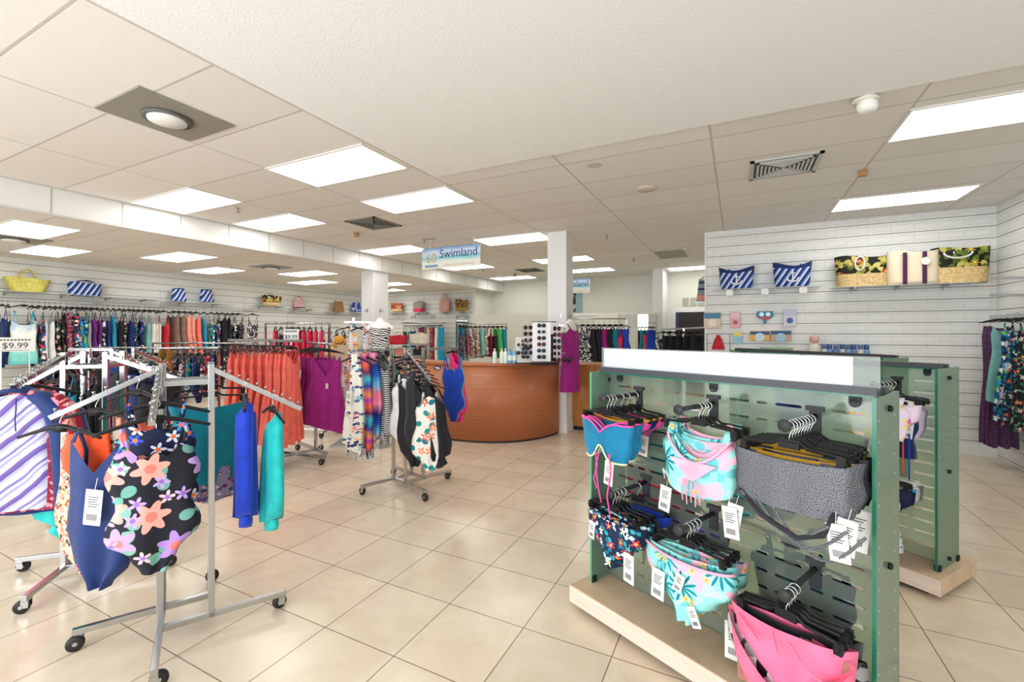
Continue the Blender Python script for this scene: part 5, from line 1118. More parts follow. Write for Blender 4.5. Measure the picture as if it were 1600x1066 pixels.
def shades(p, rz, label, c, sc=1):
    k = 'shades'
    if k not in MEC:
        l = B(); 
        for s in (-1, 1): l.lathe([(.001, -.002), (.026, -.002), (.026, .002), (.001, .002)], 14, (s*.034, 0, 0), 'y')
        f = B(); f.tube([(-.010, 0, .006), (0, -.002, .010), (.010, 0, .006)], .003, 6)
        for s in (-1, 1): f.tube([(s*.034+.028*cos(2*pi*q/14), 0, .028*sin(2*pi*q/14)) for q in range(14)], .003, 5, close=True); f.tube([(s*.062, 0, .01), (s*.066, .02, .008), (s*.064, .11, .0)], .003, 5)
        MEC[k] = l.mesh('lens', True); MEC[k].materials.append(None); MEC['shf'] = f.mesh('frame', True); MEC['shf'].materials.append(None)
    o = bpy.data.objects.new('sunglasses', None); C.objects.link(o); o.empty_display_size = .03; o.location = p; o.rotation_euler = (0, 0, rz); o.scale = (sc,)*3
    for n, m_ in (('shades', plain('dark_lens', (.02, .02, .025), .1)), ('shf', c)): q = bpy.data.objects.new('lens' if n == 'shades' else 'frame', MEC[n]); C.objects.link(q); q.parent = o; setm(q, m_)
    return tag(o, label, 'sunglasses')
fc = [plain('frame_black', (.01, .01, .01), .3), plain('frame_tortoise', (.12, .04, .02), .3), plain('frame_blue', (.05, .2, .4), .3), plain('frame_white', (.8, .8, .8), .3), plain('frame_red', (.4, .03, .03), .3)]
for i in range(5):
    q = p+Vector((-.02*SY-.04*CY*((i % 2)*2-1), 0, .09+.055*i)); q += Vector((SY*.03, -CY*.03, 0))
    shades(q, YAW, 'sunglasses in row %s up on the small tilted board' % ORD[i], fc[i % 5], .85)
p = onc(850, 569); t = thing('sunglasses_spinner', 'tall white countertop spinner of sunglasses left of the white column', 'display', p, YAW-.25)
B().lathe([(.20, 0), (.20, .02), (.06, .03)], 24).obj('base', BLACKP, t, True); B().box(-.145, .10, -.06, -.05, .04, .56).obj('panel', plain('spinner_white', (.75, .75, .78), .3), t); B().box(.10, .11, -.06, .09, .04, .40).obj('side_panel', BLACKP, t)
B().box(-.15, .16, -.07, .1, .56, .57).obj('top', GREYP, t)
B().bar((.0, .06, .03), (.0, .06, .56), .02).obj('pole', BLACKP, t)
def loc(p, rz, x, y, z): return Vector((p[0]+x*cos(rz)-y*sin(rz), p[1]+x*sin(rz)+y*cos(rz), p[2]+z))
rz_ = YAW-.25
for i in range(6):
    shades(loc(p, rz_, -.02, -.085, .10+.083*i), rz_, 'sunglasses %s from the bottom on the spinner front' % ORD[i], fc[(i*2) % 5], .9)
    if i < 5: shades(loc(p, rz_, -.215, -.02, .15+.085*i), rz_+.4, 'sunglasses %s from the bottom at the left of the spinner' % ORD[i], fc[(i*3+2) % 5])
for i in range(6): shades(loc(p, rz_, .175, .0, .06+.083*i), rz_-.5, 'sunglasses %s from the bottom at the right of the spinner' % ORD[i], fc[(i*2+1) % 5])
shades(onc(886, 566)+Vector((0, 0, .035)), YAW-.8, 'dark sunglasses lying at the foot of the spinner by the column', fc[0], 1.3)
# ================================================================ HANGING BANNERS
def banner(x0, x1, y, z0, z1, label, rod=None):
    t = thing('hanging_banner', label, 'banner', ((x0+x1)/2, y, (z0+z1)/2)); W, H = (x1-x0)/2, (z1-z0)/2
    m, N, L, P = newmat('banner_beach_print'); tc = N.new('ShaderNodeTexCoord'); sp = N.new('ShaderNodeSeparateXYZ'); L.new(tc.outputs['Generated'], sp.inputs[0])
    nz = N.new('ShaderNodeTexNoise'); nz.inputs['Scale'].default_value = 4; L.new(tc.outputs['Generated'], nz.inputs['Vector'])
    zz = math_(N, L, 'ADD', sp.outputs[2], math_(N, L, 'MULTIPLY', math_(N, L, 'SUBTRACT', nz.outputs[0], .5), .25))
    L.new(ramp(N, L, zz, [(236, 232, 214), (226, 236, 226), (120, 205, 215), (196, 222, 240), (210, 226, 244), (96, 150, 215)], False, [0, .3, .5, .62, .8, 1]), P.inputs['Base Color']); P.inputs['Roughness'].default_value = .4
    B().box(-W, W, -.008, .008, -H, H).obj('panel', m, t)
    tb = plain('banner_navy', s2l(40, 70, 130), .5); s = (z1-z0)/.34
    text('Swimland', .19*s, tb, t, (W*.28, -.010, H*.32), (pi/2, 0, 0), sx=1.0)
    text('Celebrating 60 years of Excellence', .042*s, plain('banner_peach', s2l(214, 180, 160), .5), t, (W*.30, -.010, -H*.72), (pi/2, 0, 0))
    text('60', .21*s, plain('banner_tan', s2l(205, 160, 120), .5), t, (-W*.66, -.010, -H*.02), (pi/2, 0, 0))
    B().prism([(-W*.9, -H*.62), (-W*.42, -H*.62), (-W*.45, -H*.74), (-W*.42, -H*.86), (-W*.9, -H*.86), (-W*.87, -H*.74)], -.012, -.009).obj('ribbon_mark', plain('banner_ribbon', s2l(110, 160, 200), .5), t)
    if rod:
        for x in (-W*.72, W*.8): B().tube([(x, 0, H), (x+.02, 0, HU-(z0+z1)/2)], .004, 6).obj('wire', STEEL, t)
        B().box(-W*.72-.1, -W*.72+.1, -.01, .01, HU-(z0+z1)/2-.012, HU-(z0+z1)/2).obj('ceiling_clip', STEEL, t); B().bar((-W*.5, 0, -H), (-W*.48, 0, -H-.14), .008).obj('tail', STEEL, t)
banner(-4.70, -3.58, 6.0, 2.57, 2.91, 'blue beach banner reading Swimland hung from the ceiling left of the white column', True)
banner(-4.30, -3.22, 10.6, 2.50, 2.84, 'second beach banner reading Swimland, far away, partly behind the white column', True)
t = thing('wall_poster', 'narrow poster on the back wall just right of the white column', 'poster', tuple(atY(903, 472, YB-.02)))
B().box(-.27, .12, -.006, .01, -.30, .36).obj('sheet', plain('poster_blue', s2l(150, 178, 180), .6), t); B().box(-.26, -.06, -.01, -.006, -.28, .34).obj('figure_print', blotch('poster', [(40, 50, 60), (190, 205, 205), (90, 100, 110)], 14, .1), t)
# ================================================================ BAGS AND SHELVES
CLEARSH = glassy('clear_shelf', (.85, .9, .9), .1, .45)
def tote(p, rz, w, h, d, mat, label, base=None, handle=None, hh=.12, flare=.12, two=True, slump=0, hx=.25, bf=.3, band=None):
    t = thing('tote_bag', label, 'bag', p, rz); W, H, D = w/2, h, d/2; b = B(); nx, nz = 12, 8; vs = []
    rnd = random.Random(int(p[0]*1000+p[1]*777))
    ph = rnd.uniform(0, 6)
    def ring(f, z0):
        k = 1+flare*f; out = []
        for j in range(2*nx):
            s = (j/nx)*2-1 if j < nx else 1-((j-nx)/nx)*2; yy = (-1 if j < nx else 1)*D*(1-.45*f)*(1-abs(s)**6)
            out.append((s*W*k, yy+.01*sin(5*s+ph)*f, z0+H*f*(1+.0)+(.05*H*sin(3.1*s+ph)-slump*H*(1-s*s))*(f**3)))
        return out
    for i in range(nz+1): vs += ring(i/nz, 0)
    n2 = 2*nx; b.add(vs, [(i*n2+j, i*n2+(j+1) % n2, (i+1)*n2+(j+1) % n2, (i+1)*n2+j) for i in range(nz) for j in range(n2)]+[tuple(range(n2))[::-1]])
    b.obj('bag_body', mat, t, True)
    if base:
        c = B(); vs = [(x*1.01, y*1.03, z) for f in (0, bf) for x, y, z in ring(f, 0)]; c.add(vs, [(j, (j+1) % n2, n2+(j+1) % n2, n2+j) for j in range(n2)]); c.obj('base_band', base, t, True)
    if band:
        c = B(); vs = [(x*1.012, y*1.04, z) for f in (.80, 1.0) for x, y, z in ring(f, 0)]; c.add(vs, [(j, (j+1) % n2, n2+(j+1) % n2, n2+j) for j in range(n2)]); c.obj('top_band', band, t, True)
    for s in ((-1, 1) if two else (-1,)):
        q = B(); q.tube([(W*hx*2*(a/8-1) if False else W*2*hx*cos(pi-pi*a/12)*1.0, s*D*.55, H*.92+hh*sin(pi*a/12)) for a in range(13)], .008, 6); q.obj('handle', handle or mat, t, True)
    return t
def shelf(p0, p1, depth, inward, label, z=None, brk=2):
    """clear shelf along the wall line p0-p1 (on the wall), reaching inward"""
    t = thing('wall_shelf', label, 'shelf'); a, b_ = Vector(p0), Vector(p1); i = Vector((inward[0], inward[1], 0)); q = B()
    c = [a, b_, b_+i*depth, a+i*depth]; q.add([tuple(v) for v in c]+[tuple(v+Vector((0, 0, .008))) for v in c], [(0, 1, 2, 3), (4, 5, 6, 7), (0, 1, 5, 4), (1, 2, 6, 5), (2, 3, 7, 6), (3, 0, 4, 7)]); q.obj('board', CLEARSH, t)
    for k in range(brk):
        f = (k+.5)/brk; m_ = a.lerp(b_, f); B().bar(m_+Vector((0, 0, -.02)), m_+i*depth*.9+Vector((0, 0, -.008)), .02, .02).bar(m_+Vector((0, 0, -.06)), m_+i*.006+Vector((0, 0, .0)), .035, .01).obj('bracket', STEEL, t)
    return t
ANCH = stripes('anchorstripe', [(24, 52, 130), (24, 52, 130), (232, 234, 240), (110, 150, 215)], 14, -58, 0)
TROP = flowers('troppalm', (24, 22, 14), [(6.5, .7, 2, .7, [(150, 152, 50), (86, 100, 34), (206, 196, 110)], None, .98), (8, .7, 2, .72, [(96, 120, 40), (186, 178, 90)], None, .9), (7, .34, 7, .35, [(220, 84, 50), (196, 170, 70)], (240, 200, 110), .5)])
STRAW = blotch('straw', [(214, 184, 130), (200, 168, 112), (224, 198, 148)], 70, .0); STRAWY = blotch('yellowstraw', [(206, 198, 96), (222, 210, 120), (190, 184, 80)], 80, .0)
CANV = plain('cream_canvas', s2l(236, 222, 196), .8, bump=(200, .3, .002)); NAVYT = F['navy']; ROPE = plain('white_rope', (.8, .8, .76), .8); BROWNL = plain('brown_leather', s2l(120, 84, 52), .5)
def anchor(t, w, h, y):
    q = B().tube([(0, y, h*.62), (0, y, h*.22)], .009, 6).tube([(-w*.17, y, h*.36), (-w*.12, y, h*.24), (0, y, h*.19), (w*.12, y, h*.24), (w*.17, y, h*.36)], .012, 6).tube([(-w*.08, y, h*.54), (w*.08, y, h*.54)], .008, 6)
    q.obj('anchor_print', plain('anchor_white', (.85, .85, .86), .7), t)
# right slat wall
YR = YW-.14
shelf((-.34, YW, 2.155), (1.02, YW, 2.155), .26, (0, -1), 'clear shelf under the two anchor totes on the right slat wall', brk=3)
shelf((1.14, YW, 2.12), (2.56, YW, 2.12), .28, (0, -1), 'clear shelf under the tropical and canvas bags on the right slat wall', brk=3)
for x, z, a in ((-.11, 2.155, 'left'), (.34, 2.155, 'middle'), (.80, 2.155, 'right')): tag(B().box(-.045, .045, -.004, 0, -.09, -.01).obj('shelf_ticket', plain('clear_ticket', (.80, .81, .80), .2), loc=(x, YW-.262, z)), 'small clear ticket holder, %s one under the anchor totes' % a, 'ticket')
t = tote((-.02, YR, 2.165), 0, .42, .32, .18, ANCH, 'blue and white striped tote with a white anchor, left one on the right slat wall', handle=NAVYT, slump=.12, hh=-.04, band=NAVYT); anchor(t, .42, .32, -.10)
t = tote((.68, YR, 2.165), 0, .42, .34, .18, ANCH, 'blue and white striped tote with a white anchor, right of its twin', handle=NAVYT, slump=.10, hh=-.04, band=NAVYT); anchor(t, .42, .34, -.10)
tote((1.47, YR, 2.13), 0, .54, .40, .22, TROP, 'black and green tropical bag with straw base, left of the cream tote', base=STRAW, handle=ROPE, hh=-.10, hx=.12, bf=.42)
for bx, nm_ in ((1.44, 0), (2.42, 1)):
    bo = [o for o in C.objects if o.get('label', '').startswith('black and green tropical')][0] if not nm_ else None
    if bo: B().tube([(-.04+.05*cos(a), -.105, .30+.09*sin(a)) for a in [2*pi*k/14 for k in range(14)]], .010, 6, close=True).obj('rope_loop', ROPE, bo, True)
t = tote((1.98, YR-.04, 2.13), 0, .52, .42, .20, CANV, 'cream canvas tote with two red and navy vertical stripes', handle=CANV, flare=.02, hh=-.02)
for x in (-.10, .09): B().box(x-.022, x-.008, -.107, -.10, .0, .40).box(x+.008, x+.022, -.107, -.10, .0, .40).obj('stripe', F['maroon'], t); B().box(x-.008, x+.008, -.107, -.10, .0, .40).obj('stripe', NAVYT, t)
B().lathe([(.045, -.112), (.05, -.106)], 18, (.10, 0, .28), 'y').obj('round_charm', ROPE, t)
tote((2.44, YR, 2.13), 0, .50, .42, .22, TROP, 'tropical bag with straw base and rope handles, nearest the corner', base=STRAW, handle=ROPE, hh=-.10, hx=.15, slump=-.05, bf=.45)
tote((-.62, 10.6, 2.2), .5, .42, .46, .2, stripes('greyband', [(150, 166, 180), (150, 166, 180), (60, 74, 100)], 7, 0), 'grey and navy banded bag with peach base seen in the corridor', base=F['peach'], handle=F['tan'], flare=-.25)
shelf((XC, 10.4, 2.19), (XC, 11.0, 2.19), .45, (-1, 0), 'wire shelf in the corridor under the grey banded bag', brk=2)
bo = [o for o in C.objects if o.get('label', '').startswith('tropical bag with straw base')][0]
B().tube([(-.05+.13*cos(a), -.11, .37+.07*sin(a)) for a in [pi+pi*k/12 for k in range(13)]], .011, 6).obj('rope_loop', ROPE, bo, True)
# left slatwall
def lbag(u, v, w, h, mat, label, **k):
    p = atX(u, v, XL+.16); return tote((XL+.16, p.y, p.z), pi/2+k.pop('turn', 0), w, h, .2, mat, label, **k)
t = lbag(43, 457, .40, .24, STRAWY, 'wide yellow straw basket bag with tall handles, leftmost on the left slatwall', handle=STRAWY, hh=.17, flare=.5, hx=.25)
lbag(133, 463, .46, .26, ANCH, 'crumpled blue and white striped bag, second on the left slatwall', handle=NAVYT, hh=.05, slump=.1)
lbag(279, 471, .30, .27, ANCH, 'small blue striped bag, left one of the close pair on the left slatwall', handle=NAVYT, hh=.03, flare=-.2)
lbag(323, 472, .30, .27, ANCH, 'small blue striped bag, right one of the close pair on the left slatwall', handle=NAVYT, hh=.03, flare=-.2)
lbag(425, 477.5, .50, .26, TROP, 'green tropical bag with a pale base on the left slatwall', base=STRAW, handle=ROPE, hh=-.05)
lbag(467, 481, .36, .30, stripes('redwhite', [(150, 40, 60), (236, 228, 224)], 18, 0), 'red and white striped rounded bag on the left slatwall', handle=ROPE, hh=-.05, flare=-.35)
lbag(529, 487, .42, .30, plain('tan_suede', s2l(160, 122, 70), .8), 'tan brown rounded bag left of the left column', handle=BROWNL, hh=-.02, flare=-.3)
lbag(557, 487, .36, .28, flowers('bluew', (30, 70, 170), [(14, .5, 4, .4, [(235, 240, 250)], None, .7)]), 'blue and white bag partly hidden by the left column', handle=NAVYT, hh=-.02, flare=-.3)
for i, (a, b_, l) in enumerate([((2.5, 3.9), 2.20, 'clear shelf under the straw basket'), ((3.9, 5.05), 2.19, 'empty part of shelf between the striped bags'), ((5.1, 6.5), 2.175, 'clear shelf under the close pair of striped bags'), ((7.05, 8.0), 2.20, 'shelf under the green tropical bag on the left wall'), ((8.1, 8.9), 2.17, 'shelf under the red striped bag on the left wall'), ((9.3, 10.9), 2.13, 'shelf under the tan and blue bags by the left column')]):
    shelf((XL, a[0], b_), (XL, a[1], b_), .3, (1, 0), l)
def bbag(u, v, w, h, mat, label, **k):
    p = atY(u, v, YS-.16); return tote((p.x, p.y, p.z), k.pop('turn', 0), w, h, .2, mat, label, **k)
bbag(620, 487, .44, .27, flowers('rust', (176, 84, 44), [(16, .5, 4, .4, [(230, 200, 150), (110, 40, 20)], None, .8)]), 'rust patterned bag with pale base on the back slatwall', base=STRAW, handle=F['grey'], hh=-.04)
bbag(654, 487.5, .38, .32, plain('grey_felt', s2l(150, 144, 134), .9), 'grey bag with a red base on the back slatwall', base=F['hot'], handle=F['red'], hh=-.06)
bbag(695, 487, .38, .36, stripes('pinkstripe', [(214, 168, 156), (196, 150, 138)], 14, 90), 'pale pink tote with tall handles on the back slatwall', handle=F['tan'], hh=.2, flare=.0, hx=.2)
bbag(721, 486, .40, .33, flowers('brownp', (104, 72, 32), [(18, .5, 4, .4, [(150, 110, 50), (190, 150, 90)], None, .7)]), 'brown patterned bag with olive base on the back slatwall', base=F['olive'], handle=ROPE, hh=-.05)
shelf((-10.0, YS, 2.14), (-9.3, YS, 2.14), .3, (0, -1), 'shelf under the rust bag'); shelf((-9.05, YS, 2.125), (-8.45, YS, 2.125), .3, (0, -1), 'shelf under the grey and red bag'); shelf((-8.1, YS, 2.125), (-6.95, YS, 2.125), .3, (0, -1), 'shelf under the pink tote and brown bag')
for u, v in ((646, 494.5), (676, 494)):
    p = atY(u, v, YS-.01); tag(B().box(-.09, -.02, -.02, 0, .01, .03).box(.02, .09, -.02, 0, .01, .03).box(-.09, -.02, -.02, 0, -.04, -.02).box(.02, .09, -.02, 0, -.04, -.02).obj('empty_hook', STEEL, loc=p), 'empty metal shelf brackets on the back slatwall below the %s bag' % ('grey' if u < 660 else 'pink'), 'bracket')
# back rails
t = thing('wall_rail', 'chrome hang rail on the back slatwall above the counter', 'hang rail'); p0, p1 = atY(628, 505, 10.7), atY(694, 505, 10.7)
B().tube([p0, p1], .02, 8).obj('rail', STEEL, t, True)
for f in (.2, .8): m_ = p0.lerp(p1, f); B().bar(m_, m_+Vector((0, .5, .03)), .02).obj('bracket', STEEL, t)
row((p0.x+.05, 10.7), (p1.x-.05, 10.7), p0.z-.01, [('tank', 'black', 'black and white top', 1.2), ('tank', 'sage', 'pale green top', 1.3), ('tank', 'sage', 'grey-green top', 1.3), ('tank', 'navy', 'navy top', 1.2), ('tank', 'navy', 'second navy top', 1.2), ('maxi', 'beige', 'long beige dress'), ('maxi', 'purple', 'long purple dress'), ('maxi', 'maroon', 'long maroon dress'), ('maxi', 'brown', 'long brown dress'), ('maxi', 'beige', 'long sand dress'), ('maxi', 'speckle', 'long red printed dress'), ('maxi', 'maroon', 'long dark red dress'), ('maxi', 'cream', 'long cream dress'), ('maxi', 'aqua', 'long turquoise dress'), ('maxi', 'aqua', 'last long turquoise dress')], 'back wall rail', 'long dresses on the back wall rail', .9)
t = thing('wall_mirror', 'tall narrow mirror on the back slatwall right of the hanging dresses', 'mirror'); a, b_ = atY(713, 494, YS-.03), atY(731, 562, YS-.03)
B().box(a.x, b_.x, YS-.03, YS-.01, b_.z, a.z).obj('glass', MIRROR, t); B().box(a.x-.02, b_.x+.02, YS-.028, YS, b_.z-.02, a.z+.02).obj('backing', STEEL, t)
rail_rack('rail_rack', (-6.25, 9.4), (-5.15, 9.9), 1.74, 'slim rail rack against the fitting rooms behind the counter')
row((-6.2, 9.42), (-5.2, 9.88), 1.74, [('tank', 'ditsy', 'black speckled top', 1.4), ('tank', 'speckle', 'dark pink speckled top', 1.4), ('tank', 'multi2', 'beige and black printed top', 1.5), ('wrap', 'multi2', 'tan printed dress'), ('wrap', 'sage', 'pale green floral dress'), ('wrap', 'multi2', 'brown and mint printed dress'), ('tank', 'maroon', 'maroon top', 1.5), ('tank', 'black', 'black and maroon top', 1.5), ('wrap', 'green', 'bright green dress'), ('wrap', 'teal', 'teal dress')], 'rail behind the counter', 'clothes on the rail behind the counter', .8, sc=.9)
rail_rack('rail_rack', (-3.05, 8.6), (-2.0, 9.1), 1.80, 'rail rack of black clothes right of the white column')
row((-2.85, 8.7), (-2.05, 9.05), 1.74, [('wrap', 'bw', 'black and white printed top'), ('wrap', 'black', 'black dress'), ('wrap', 'black', 'second black dress'), ('wrap', 'magenta', 'magenta top'), ('wrap', 'black', 'wide black dress'), ('wrap', 'teal', 'teal blue top'), ('tank', 'hot', 'pink top', 1.4), ('wrap', 'cobalt', 'blue and black top')], 'rack by the white column', 'clothes on the rack right of the white column', 1.05, sc=1.0)
# fitting room mirror, and the corridor clothes
t = thing('wall_mirror', 'bright mirror reflecting the shop windows beyond the glass unit sign', 'mirror'); a, b_ = atY(997, 492, 10.95), atY(1026, 547, 10.95)
B().box(a.x, b_.x, 10.93, 10.95, b_.z, a.z).obj('glass', MIRROR, t); B().box(a.x-.02, b_.x+.02, 10.951, 10.99, b_.z-.5, a.z+.02).obj('backing', CREAM, t)
t = thing('corridor_rack', 'chrome rack of black clothes in the corridor by the dark doorway', 'clothes rack', tuple(atF(1068, 560, 8.6))[:2]+(0,), 0)
B().bar((-.45, .2, 1.58), (.40, -.06, 1.62), .03).obj('arm', CHROME, t); B().bar((.0, .05, 0), (.0, .05, 1.6), .03).bar((-.3, .05, .04), (.3, .05, .04), .03).bar((0, -.25, .04), (0, .3, .04), .03).obj('post', CHROME, t)
q0 = atF(1064, 560, 8.6)
for i in range(6):
    p = Vector((q0.x-.35+.13*i, q0.y+.16-.04*i, 1.62)); hanger(p, .5, 'black hanger, %s from the left on the corridor rack' % ORD[i], 'hangers on the corridor rack')
    garment('wrap' if i else 'tank', F['bw'] if i == 0 else F['black'], p, .5+.05*i, ('black and white top at the left of the corridor rack' if i == 0 else 'black garment, %s from the left on the corridor rack' % ORD[i]), None, False, scale=.95)
# right wall rail with the long purple dress
t = thing('wall_rail', 'chrome hang rail on the right wall at the edge of the picture', 'hang rail'); B().bar((2.62, 6.0, 1.70), (2.62, 7.15, 1.70), .02, .035).obj('rail', CHROME, t)
for y in (6.1, 7.05): B().bar((2.62, y, 1.70), (2.82, y, 1.74), .02).obj('bracket', CHROME, t)
for i, (y, k, fb, l, tl) in enumerate([(7.02, 'maxi', 'lace', 'long purple lace dress at the right edge', 1.0), (6.92, 'maxi', 'lace', 'second long purple dress behind the front one', 1.0), (6.78, 'wrap', 'green', 'pale green garment right of the purple dresses', 1.1), (6.60, 'dress', 'bluegreen', 'teal and navy leaf print dress at the right edge', 1.05), (6.45, 'dress', 'tropblue', 'navy tropical dress cut by the right edge', 1.1), (6.3, 'dress', 'darkfloral', 'dark floral dress beyond the right edge', 1.1)]):
    p = Vector((2.62, y, 1.73)); hanger(p, .1, 'hanger of the '+l, None, detail=True, scale=.75); garment(k, F[fb] if fb != 'green' else F['sage'], p, .1, l, None, i < 2, scale=.8, tall=tl*1.25, seed=i % 3)
for z, l in ((2.12, 'upper empty grey bracket on the right wall'), (1.93, 'lower empty grey bracket on the right wall')):
    p = atX(1590, 520-(z-1.52)*100, XR); t = thing('wall_bracket', l, 'bracket', (XR, 6.9, z)); B().bar((0, 0, 0), (-.3, -.02, .01), .02, .03).obj('arm', STEEL, t)
# ---- packets pegged to the right slat wall
def packet(u, v, w, h, cols, label, top=None, name='hanging_packet'):
    p = atY(u, v, YW-.03); t = thing(name, label, 'packet', p); W, H = w/2, h/2
    B().box(-W, W, -.012, .012, -H, H).obj('pack', plain('pk'+label[:12], s2l(*cols[0]), .35), t, bevel=.004)
    B().box(-W*.95, W*.95, -.0145, -.012, H*.25, H*.95).obj('header', plain('ph'+label[:12], s2l(*cols[1]), .4), t)
    if len(cols) > 2: B().lathe([(W*.5, -.017), (W*.5, -.012)], 14, (0, 0, -H*.3), 'y').obj('picture', plain('pp'+label[:12], s2l(*cols[2]), .4), t)
    B().tube([(0, .03, H-.01), (0, -.03, H-.008)], .003, 6).obj('peg', CHROME, t)
packet(1113, 501, .24, .24, [(206, 186, 160), (20, 110, 150), (230, 220, 200)], 'blue-topped packet with beige contents, leftmost on the right slat wall')
packet(1149, 500, .13, .24, [(224, 160, 170), (232, 196, 200), (190, 60, 90)], 'pink packet hanging right of the blue and beige one')
t = thing('goggle_pack', 'teal and red goggle pack hanging in the upper row of packets', 'packet', atY(1195, 493, YW-.03)); B().prism([(-.10, .06), (.10, .06), (.11, 0), (.07, -.05), (.02, -.06), (.015, -.12), (-.015, -.12), (-.02, -.06), (-.07, -.05), (-.11, 0)], -.01, .01).obj('card', plain('gog_teal', s2l(20, 120, 150), .4), t); B().prism([(-.08, -.025), (.08, -.025), (.05, -.055), (-.05, -.055)], -.013, -.01).obj('red_band', plain('gog_red', s2l(200, 50, 50), .4), t)
for s in (-1, 1): B().lathe([(.03, -.02), (.034, -.011)], 16, (s*.042, 0, .015), 'y').obj('lens', plain('gog_lens', (.5, .7, .8), .1), t)
packet(1234, 497, .16, .25, [(214, 206, 214), (190, 200, 222), (40, 80, 170)], 'white and blue packet, rightmost of the upper row')
packet(1153, 528, .12, .18, [(140, 190, 215), (235, 215, 90)], 'yellow and pale blue packet in the second row')
packet(1187, 525, .26, .14, [(225, 170, 60), (26, 66, 120), (200, 220, 230)], 'blue and yellow goggle packet in the second row')
packet(1220, 525, .26, .15, [(200, 160, 140), (30, 80, 120), (160, 200, 220)], 'blue and orange goggle packet, right one in the second row')
shelf((.20, YW, 1.16), (1.75, YW, 1.16), .3, (0, -1), 'low shelf on the right slat wall holding the small bottles', brk=2)
p = atY(1214, 541, YW-.14); t = thing('green_packet', 'soft green packet lying on the low shelf', 'packet', (p.x, YW-.14, 1.169)); B().prism([(-.22, .14), (.2, .14), (.16, .0), (-.16, .0)], -.05, .05).obj('pouch', plain('mint_pouch', s2l(150, 176, 150), .4), t, bevel=.01); B().prism([(-.18, .12), (.14, .12), (.10, .05), (-.12, .05)], -.053, -.05).obj('print', plain('green_print', s2l(110, 160, 120), .5), t)
p = atY(1272, 526, YW-.14); t = thing('lotion_pouch', 'clear pouch with a round pink lid left of the small bottles', 'bottle', (p.x, YW-.14, 1.169)); B().lathe([(.07, 0), (.075, .15), (.05, .2)], 16).obj('jar', plain('jar_clear', (.75, .74, .66), .2), t, True); B().lathe([(.03, .2), (.06, .24), (.055, .30), (.02, .32)], 16).obj('lid', plain('jar_pink', s2l(225, 175, 170), .4), t, True)
for i, u in enumerate((1277, 1287, 1296, 1306, 1316, 1325, 1334, 1344, 1354)):
    p = atY(u, 545, YW-.12); h = .17
    t = thing('small_bottle', 'small blue and white bottle, %s from the left on the low shelf' % ORD[i], 'bottle', (p.x, YW-.12-.02*(i % 2), 1.169), 0, 'small bottles on the low shelf')
    B().lathe([(.034, 0), (.038, .01), (.038, .10), (.03, .13)], 14).obj('bottle', plain('sb%d' % (i % 3), (s2l(90, 130, 180), s2l(200, 205, 190), s2l(110, 150, 190))[i % 3], .35), t, True); B().lathe([(.026, .13), (.03, .14), (.03, .19), (.02, .195)], 12).obj('cap', plain('sbc%d' % (i % 2), (s2l(60, 90, 150), s2l(90, 110, 150))[i % 2], .4), t, True)
    B().lathe([(.0385, .02), (.0385, .06)], 14).obj('label', plain('sbl%d' % (i % 2), (s2l(220, 170, 140), s2l(220, 225, 220))[i % 2], .5), t)
p = atY(1122, 536, YW-.045); t = thing('hanging_accessory', 'red strappy item on a wire hook at the left end of the right slat wall', 'accessory', p, 0)
b = B(); body(b, [(0, .02), (.4, .06), (1, .09)], con(.12), con(.12), con(-.1), .03, .01, 3, 8, 8, 1); b.obj('cloth', F['red'], t, True); B().tube([(-.16, 0, .14), (.16, 0, .14), (.16, 0, -.3)], .006, 6).tube([(-.16, 0, .14), (-.16, 0, -.3)], .006, 6).tube([(-.16, 0, .14), (-.16, .05, .14)], .006, 6).tube([(.16, 0, .14), (.16, .05, .14)], .006, 6).obj('wire_frame', CHROME, t)
p = atY(1484, 511, YW-.02) if False else None
# ---- hats and the beige chair in the middle distance, bags on a stand
p = atF(536, 545, 8.0)
t = thing('hat_stand', 'short rack behind the magenta dresses holding straw hats', 'hat stand', (p.x, p.y, 0)); B().bar((0, 0, .02), (0, 0, 1.5), .03).box(-.2, .2, -.2, .2, 0, .02).bar((-.25, 0, 1.45), (.25, 0, 1.45), .02).obj('pole', CHROME, t)
def hat(p, rz, tilt, label, mat, r=.17):
    t = thing('straw_hat', label, 'hat', p, rz); t.rotation_euler = (tilt, 0, rz); B().lathe([(r, 0), (r*.98, .008), (.085, .006), (.08, .08), (.06, .105), (.01, .11)], 24).obj('straw', mat, t, True); B().lathe([(.087, .01), (.085, .035)], 24).obj('ribbon', F['brown'], t, True)
hat(p+Vector((-.05*CY, -.05*SY-.1, -.12+.05)), YAW, 1.35, 'wide straw hat with a dark band among the racks', STRAW, .2); hat(p+Vector((-.02, -.06, .12)), YAW, .6, 'small orange straw hat above the wide one', plain('orange_straw', s2l(220, 160, 60), .8), .12)
garment('wrap', F['hot'], p+Vector((.16*CY, .16*SY, .14)), YAW+.3, 'red top hanging beside the straw hats', None, False, scale=.5)
p = atF(546, 578, 7.3)
t = thing('office_chair', 'pale beige office chair with curved arm behind the middle rack', 'chair', (p.x, p.y, 0), YAW+.5)
BG = plain('beige_vinyl', s2l(206, 200, 176), .6)
b = B(); body(b, [(0, .18), (.3, .24), (1, .21)], con(1.32), con(1.32), con(.62), .06, .003, 2, 12, 10, 1); b.obj('backrest', BG, t, True)
B().lathe([(.20, .44), (.24, .47), (.24, .52), (.20, .55)], 20, (0, -.18, 0)).obj('seat', BG, t, True); B().bar((0, -.12, .1), (0, -.12, .45), .05).obj('column', GREYP, t)
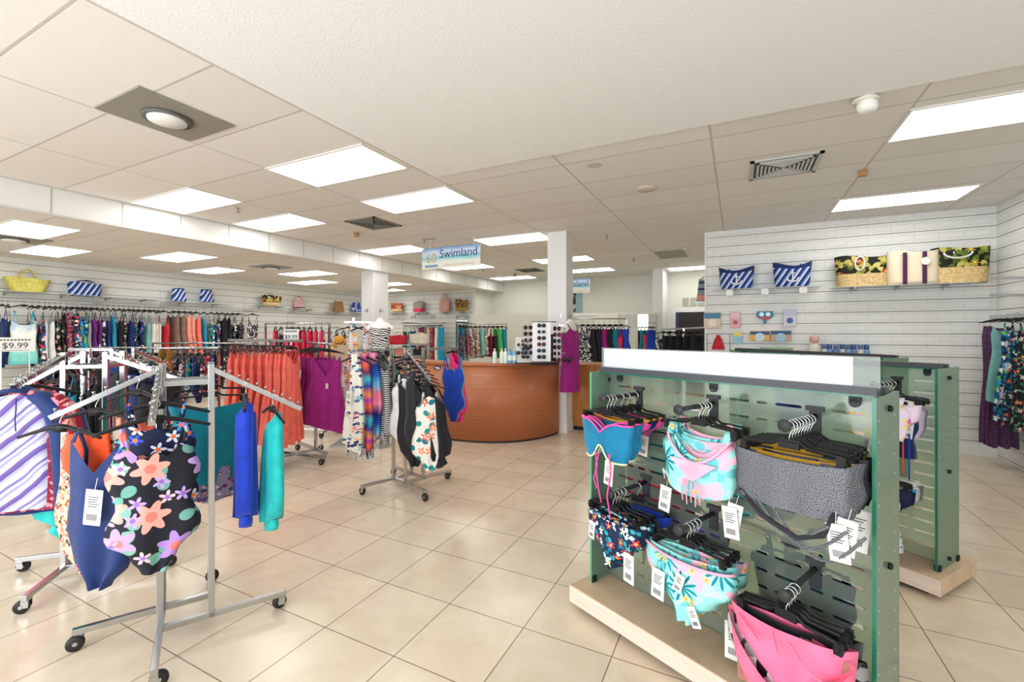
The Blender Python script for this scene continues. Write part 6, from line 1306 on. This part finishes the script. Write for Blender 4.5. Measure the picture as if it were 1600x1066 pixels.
for s in (-1, 1): B().tube([(s*.22, .0, .9), (s*.26, -.1, .92), (s*.27, -.3, .86), (s*.25, -.36, .7), (s*.2, -.2, .52)], .018, 8).obj('armrest', BG, t, True)
for k in range(5): a = 2*pi*k/5; B().bar((0, -.12, .1), (.27*cos(a), -.12+.27*sin(a), .07), .035).obj('leg', GREYP, t); caster(t, (.27*cos(a), -.12+.27*sin(a)), .06)
p = atF(505, 530, 8.8); rail_rack('rail_rack', (p.x-.6, p.y-.3), (p.x+.5, p.y+.2), 1.62, 'far rail rack of dark prints left of the straw hats')
row((p.x-.55, p.y-.28), (p.x+.45, p.y+.18), 1.62, [('tank', 'bluegreen', 'green printed top', 1.2), ('tank', 'multi', 'dark printed top', 1.2), ('tank', 'multi2', 'brown printed top', 1.2), ('tank', 'bw', 'black-white print top', 1.2), ('tank', 'brown', 'brown top', 1.2), ('tank', 'multi2', 'beige printed top', 1.2), ('wrap', 'char', 'long charcoal dress'), ('wrap', 'char', 'second long charcoal dress')], 'far rail beside the straw hats', 'clothes on the far rail beside the hats', .3)
# bag stand behind the middle rack
p = atF(640, 560, 8.4); t = thing('bag_stand', 'chrome stand of small handbags behind the middle rack', 'display stand', (p.x, p.y, 0), YAW)
for x in (-.35, .35): B().bar((x, 0, 0), (x, 0, 1.35), .025).obj('post', CHROME, t)
for z in (1.30, 1.0, .6): B().box(-.36, .36, -.18, .18, z-.01, z).obj('shelf', CHROME, t)
def small(x, z, w, h, fab, l, **k): q = Vector((p.x+x*CY+.02*SY, p.y+x*SY, z)); return tote(q, YAW, w, h, .15, F[fab], l, **k)
small(-.22, 1.302, .34, .17, 'red', 'small shiny red handbag on the bag stand', handle=F['cream'], hh=.08); small(.18, 1.302, .34, .2, 'cream', 'cream soft bag right of the red handbag', handle=F['cream'], hh=.03)
small(-.2, 1.002, .3, .2, 'salmon', 'pale pink bag on the middle shelf of the bag stand', hh=.05); small(.15, 1.002, .3, .2, 'char', 'dark bag on the middle shelf of the bag stand', hh=.05); small(0, .602, .34, .26, 'grey', 'grey bag on the bottom shelf of the bag stand', hh=.05)
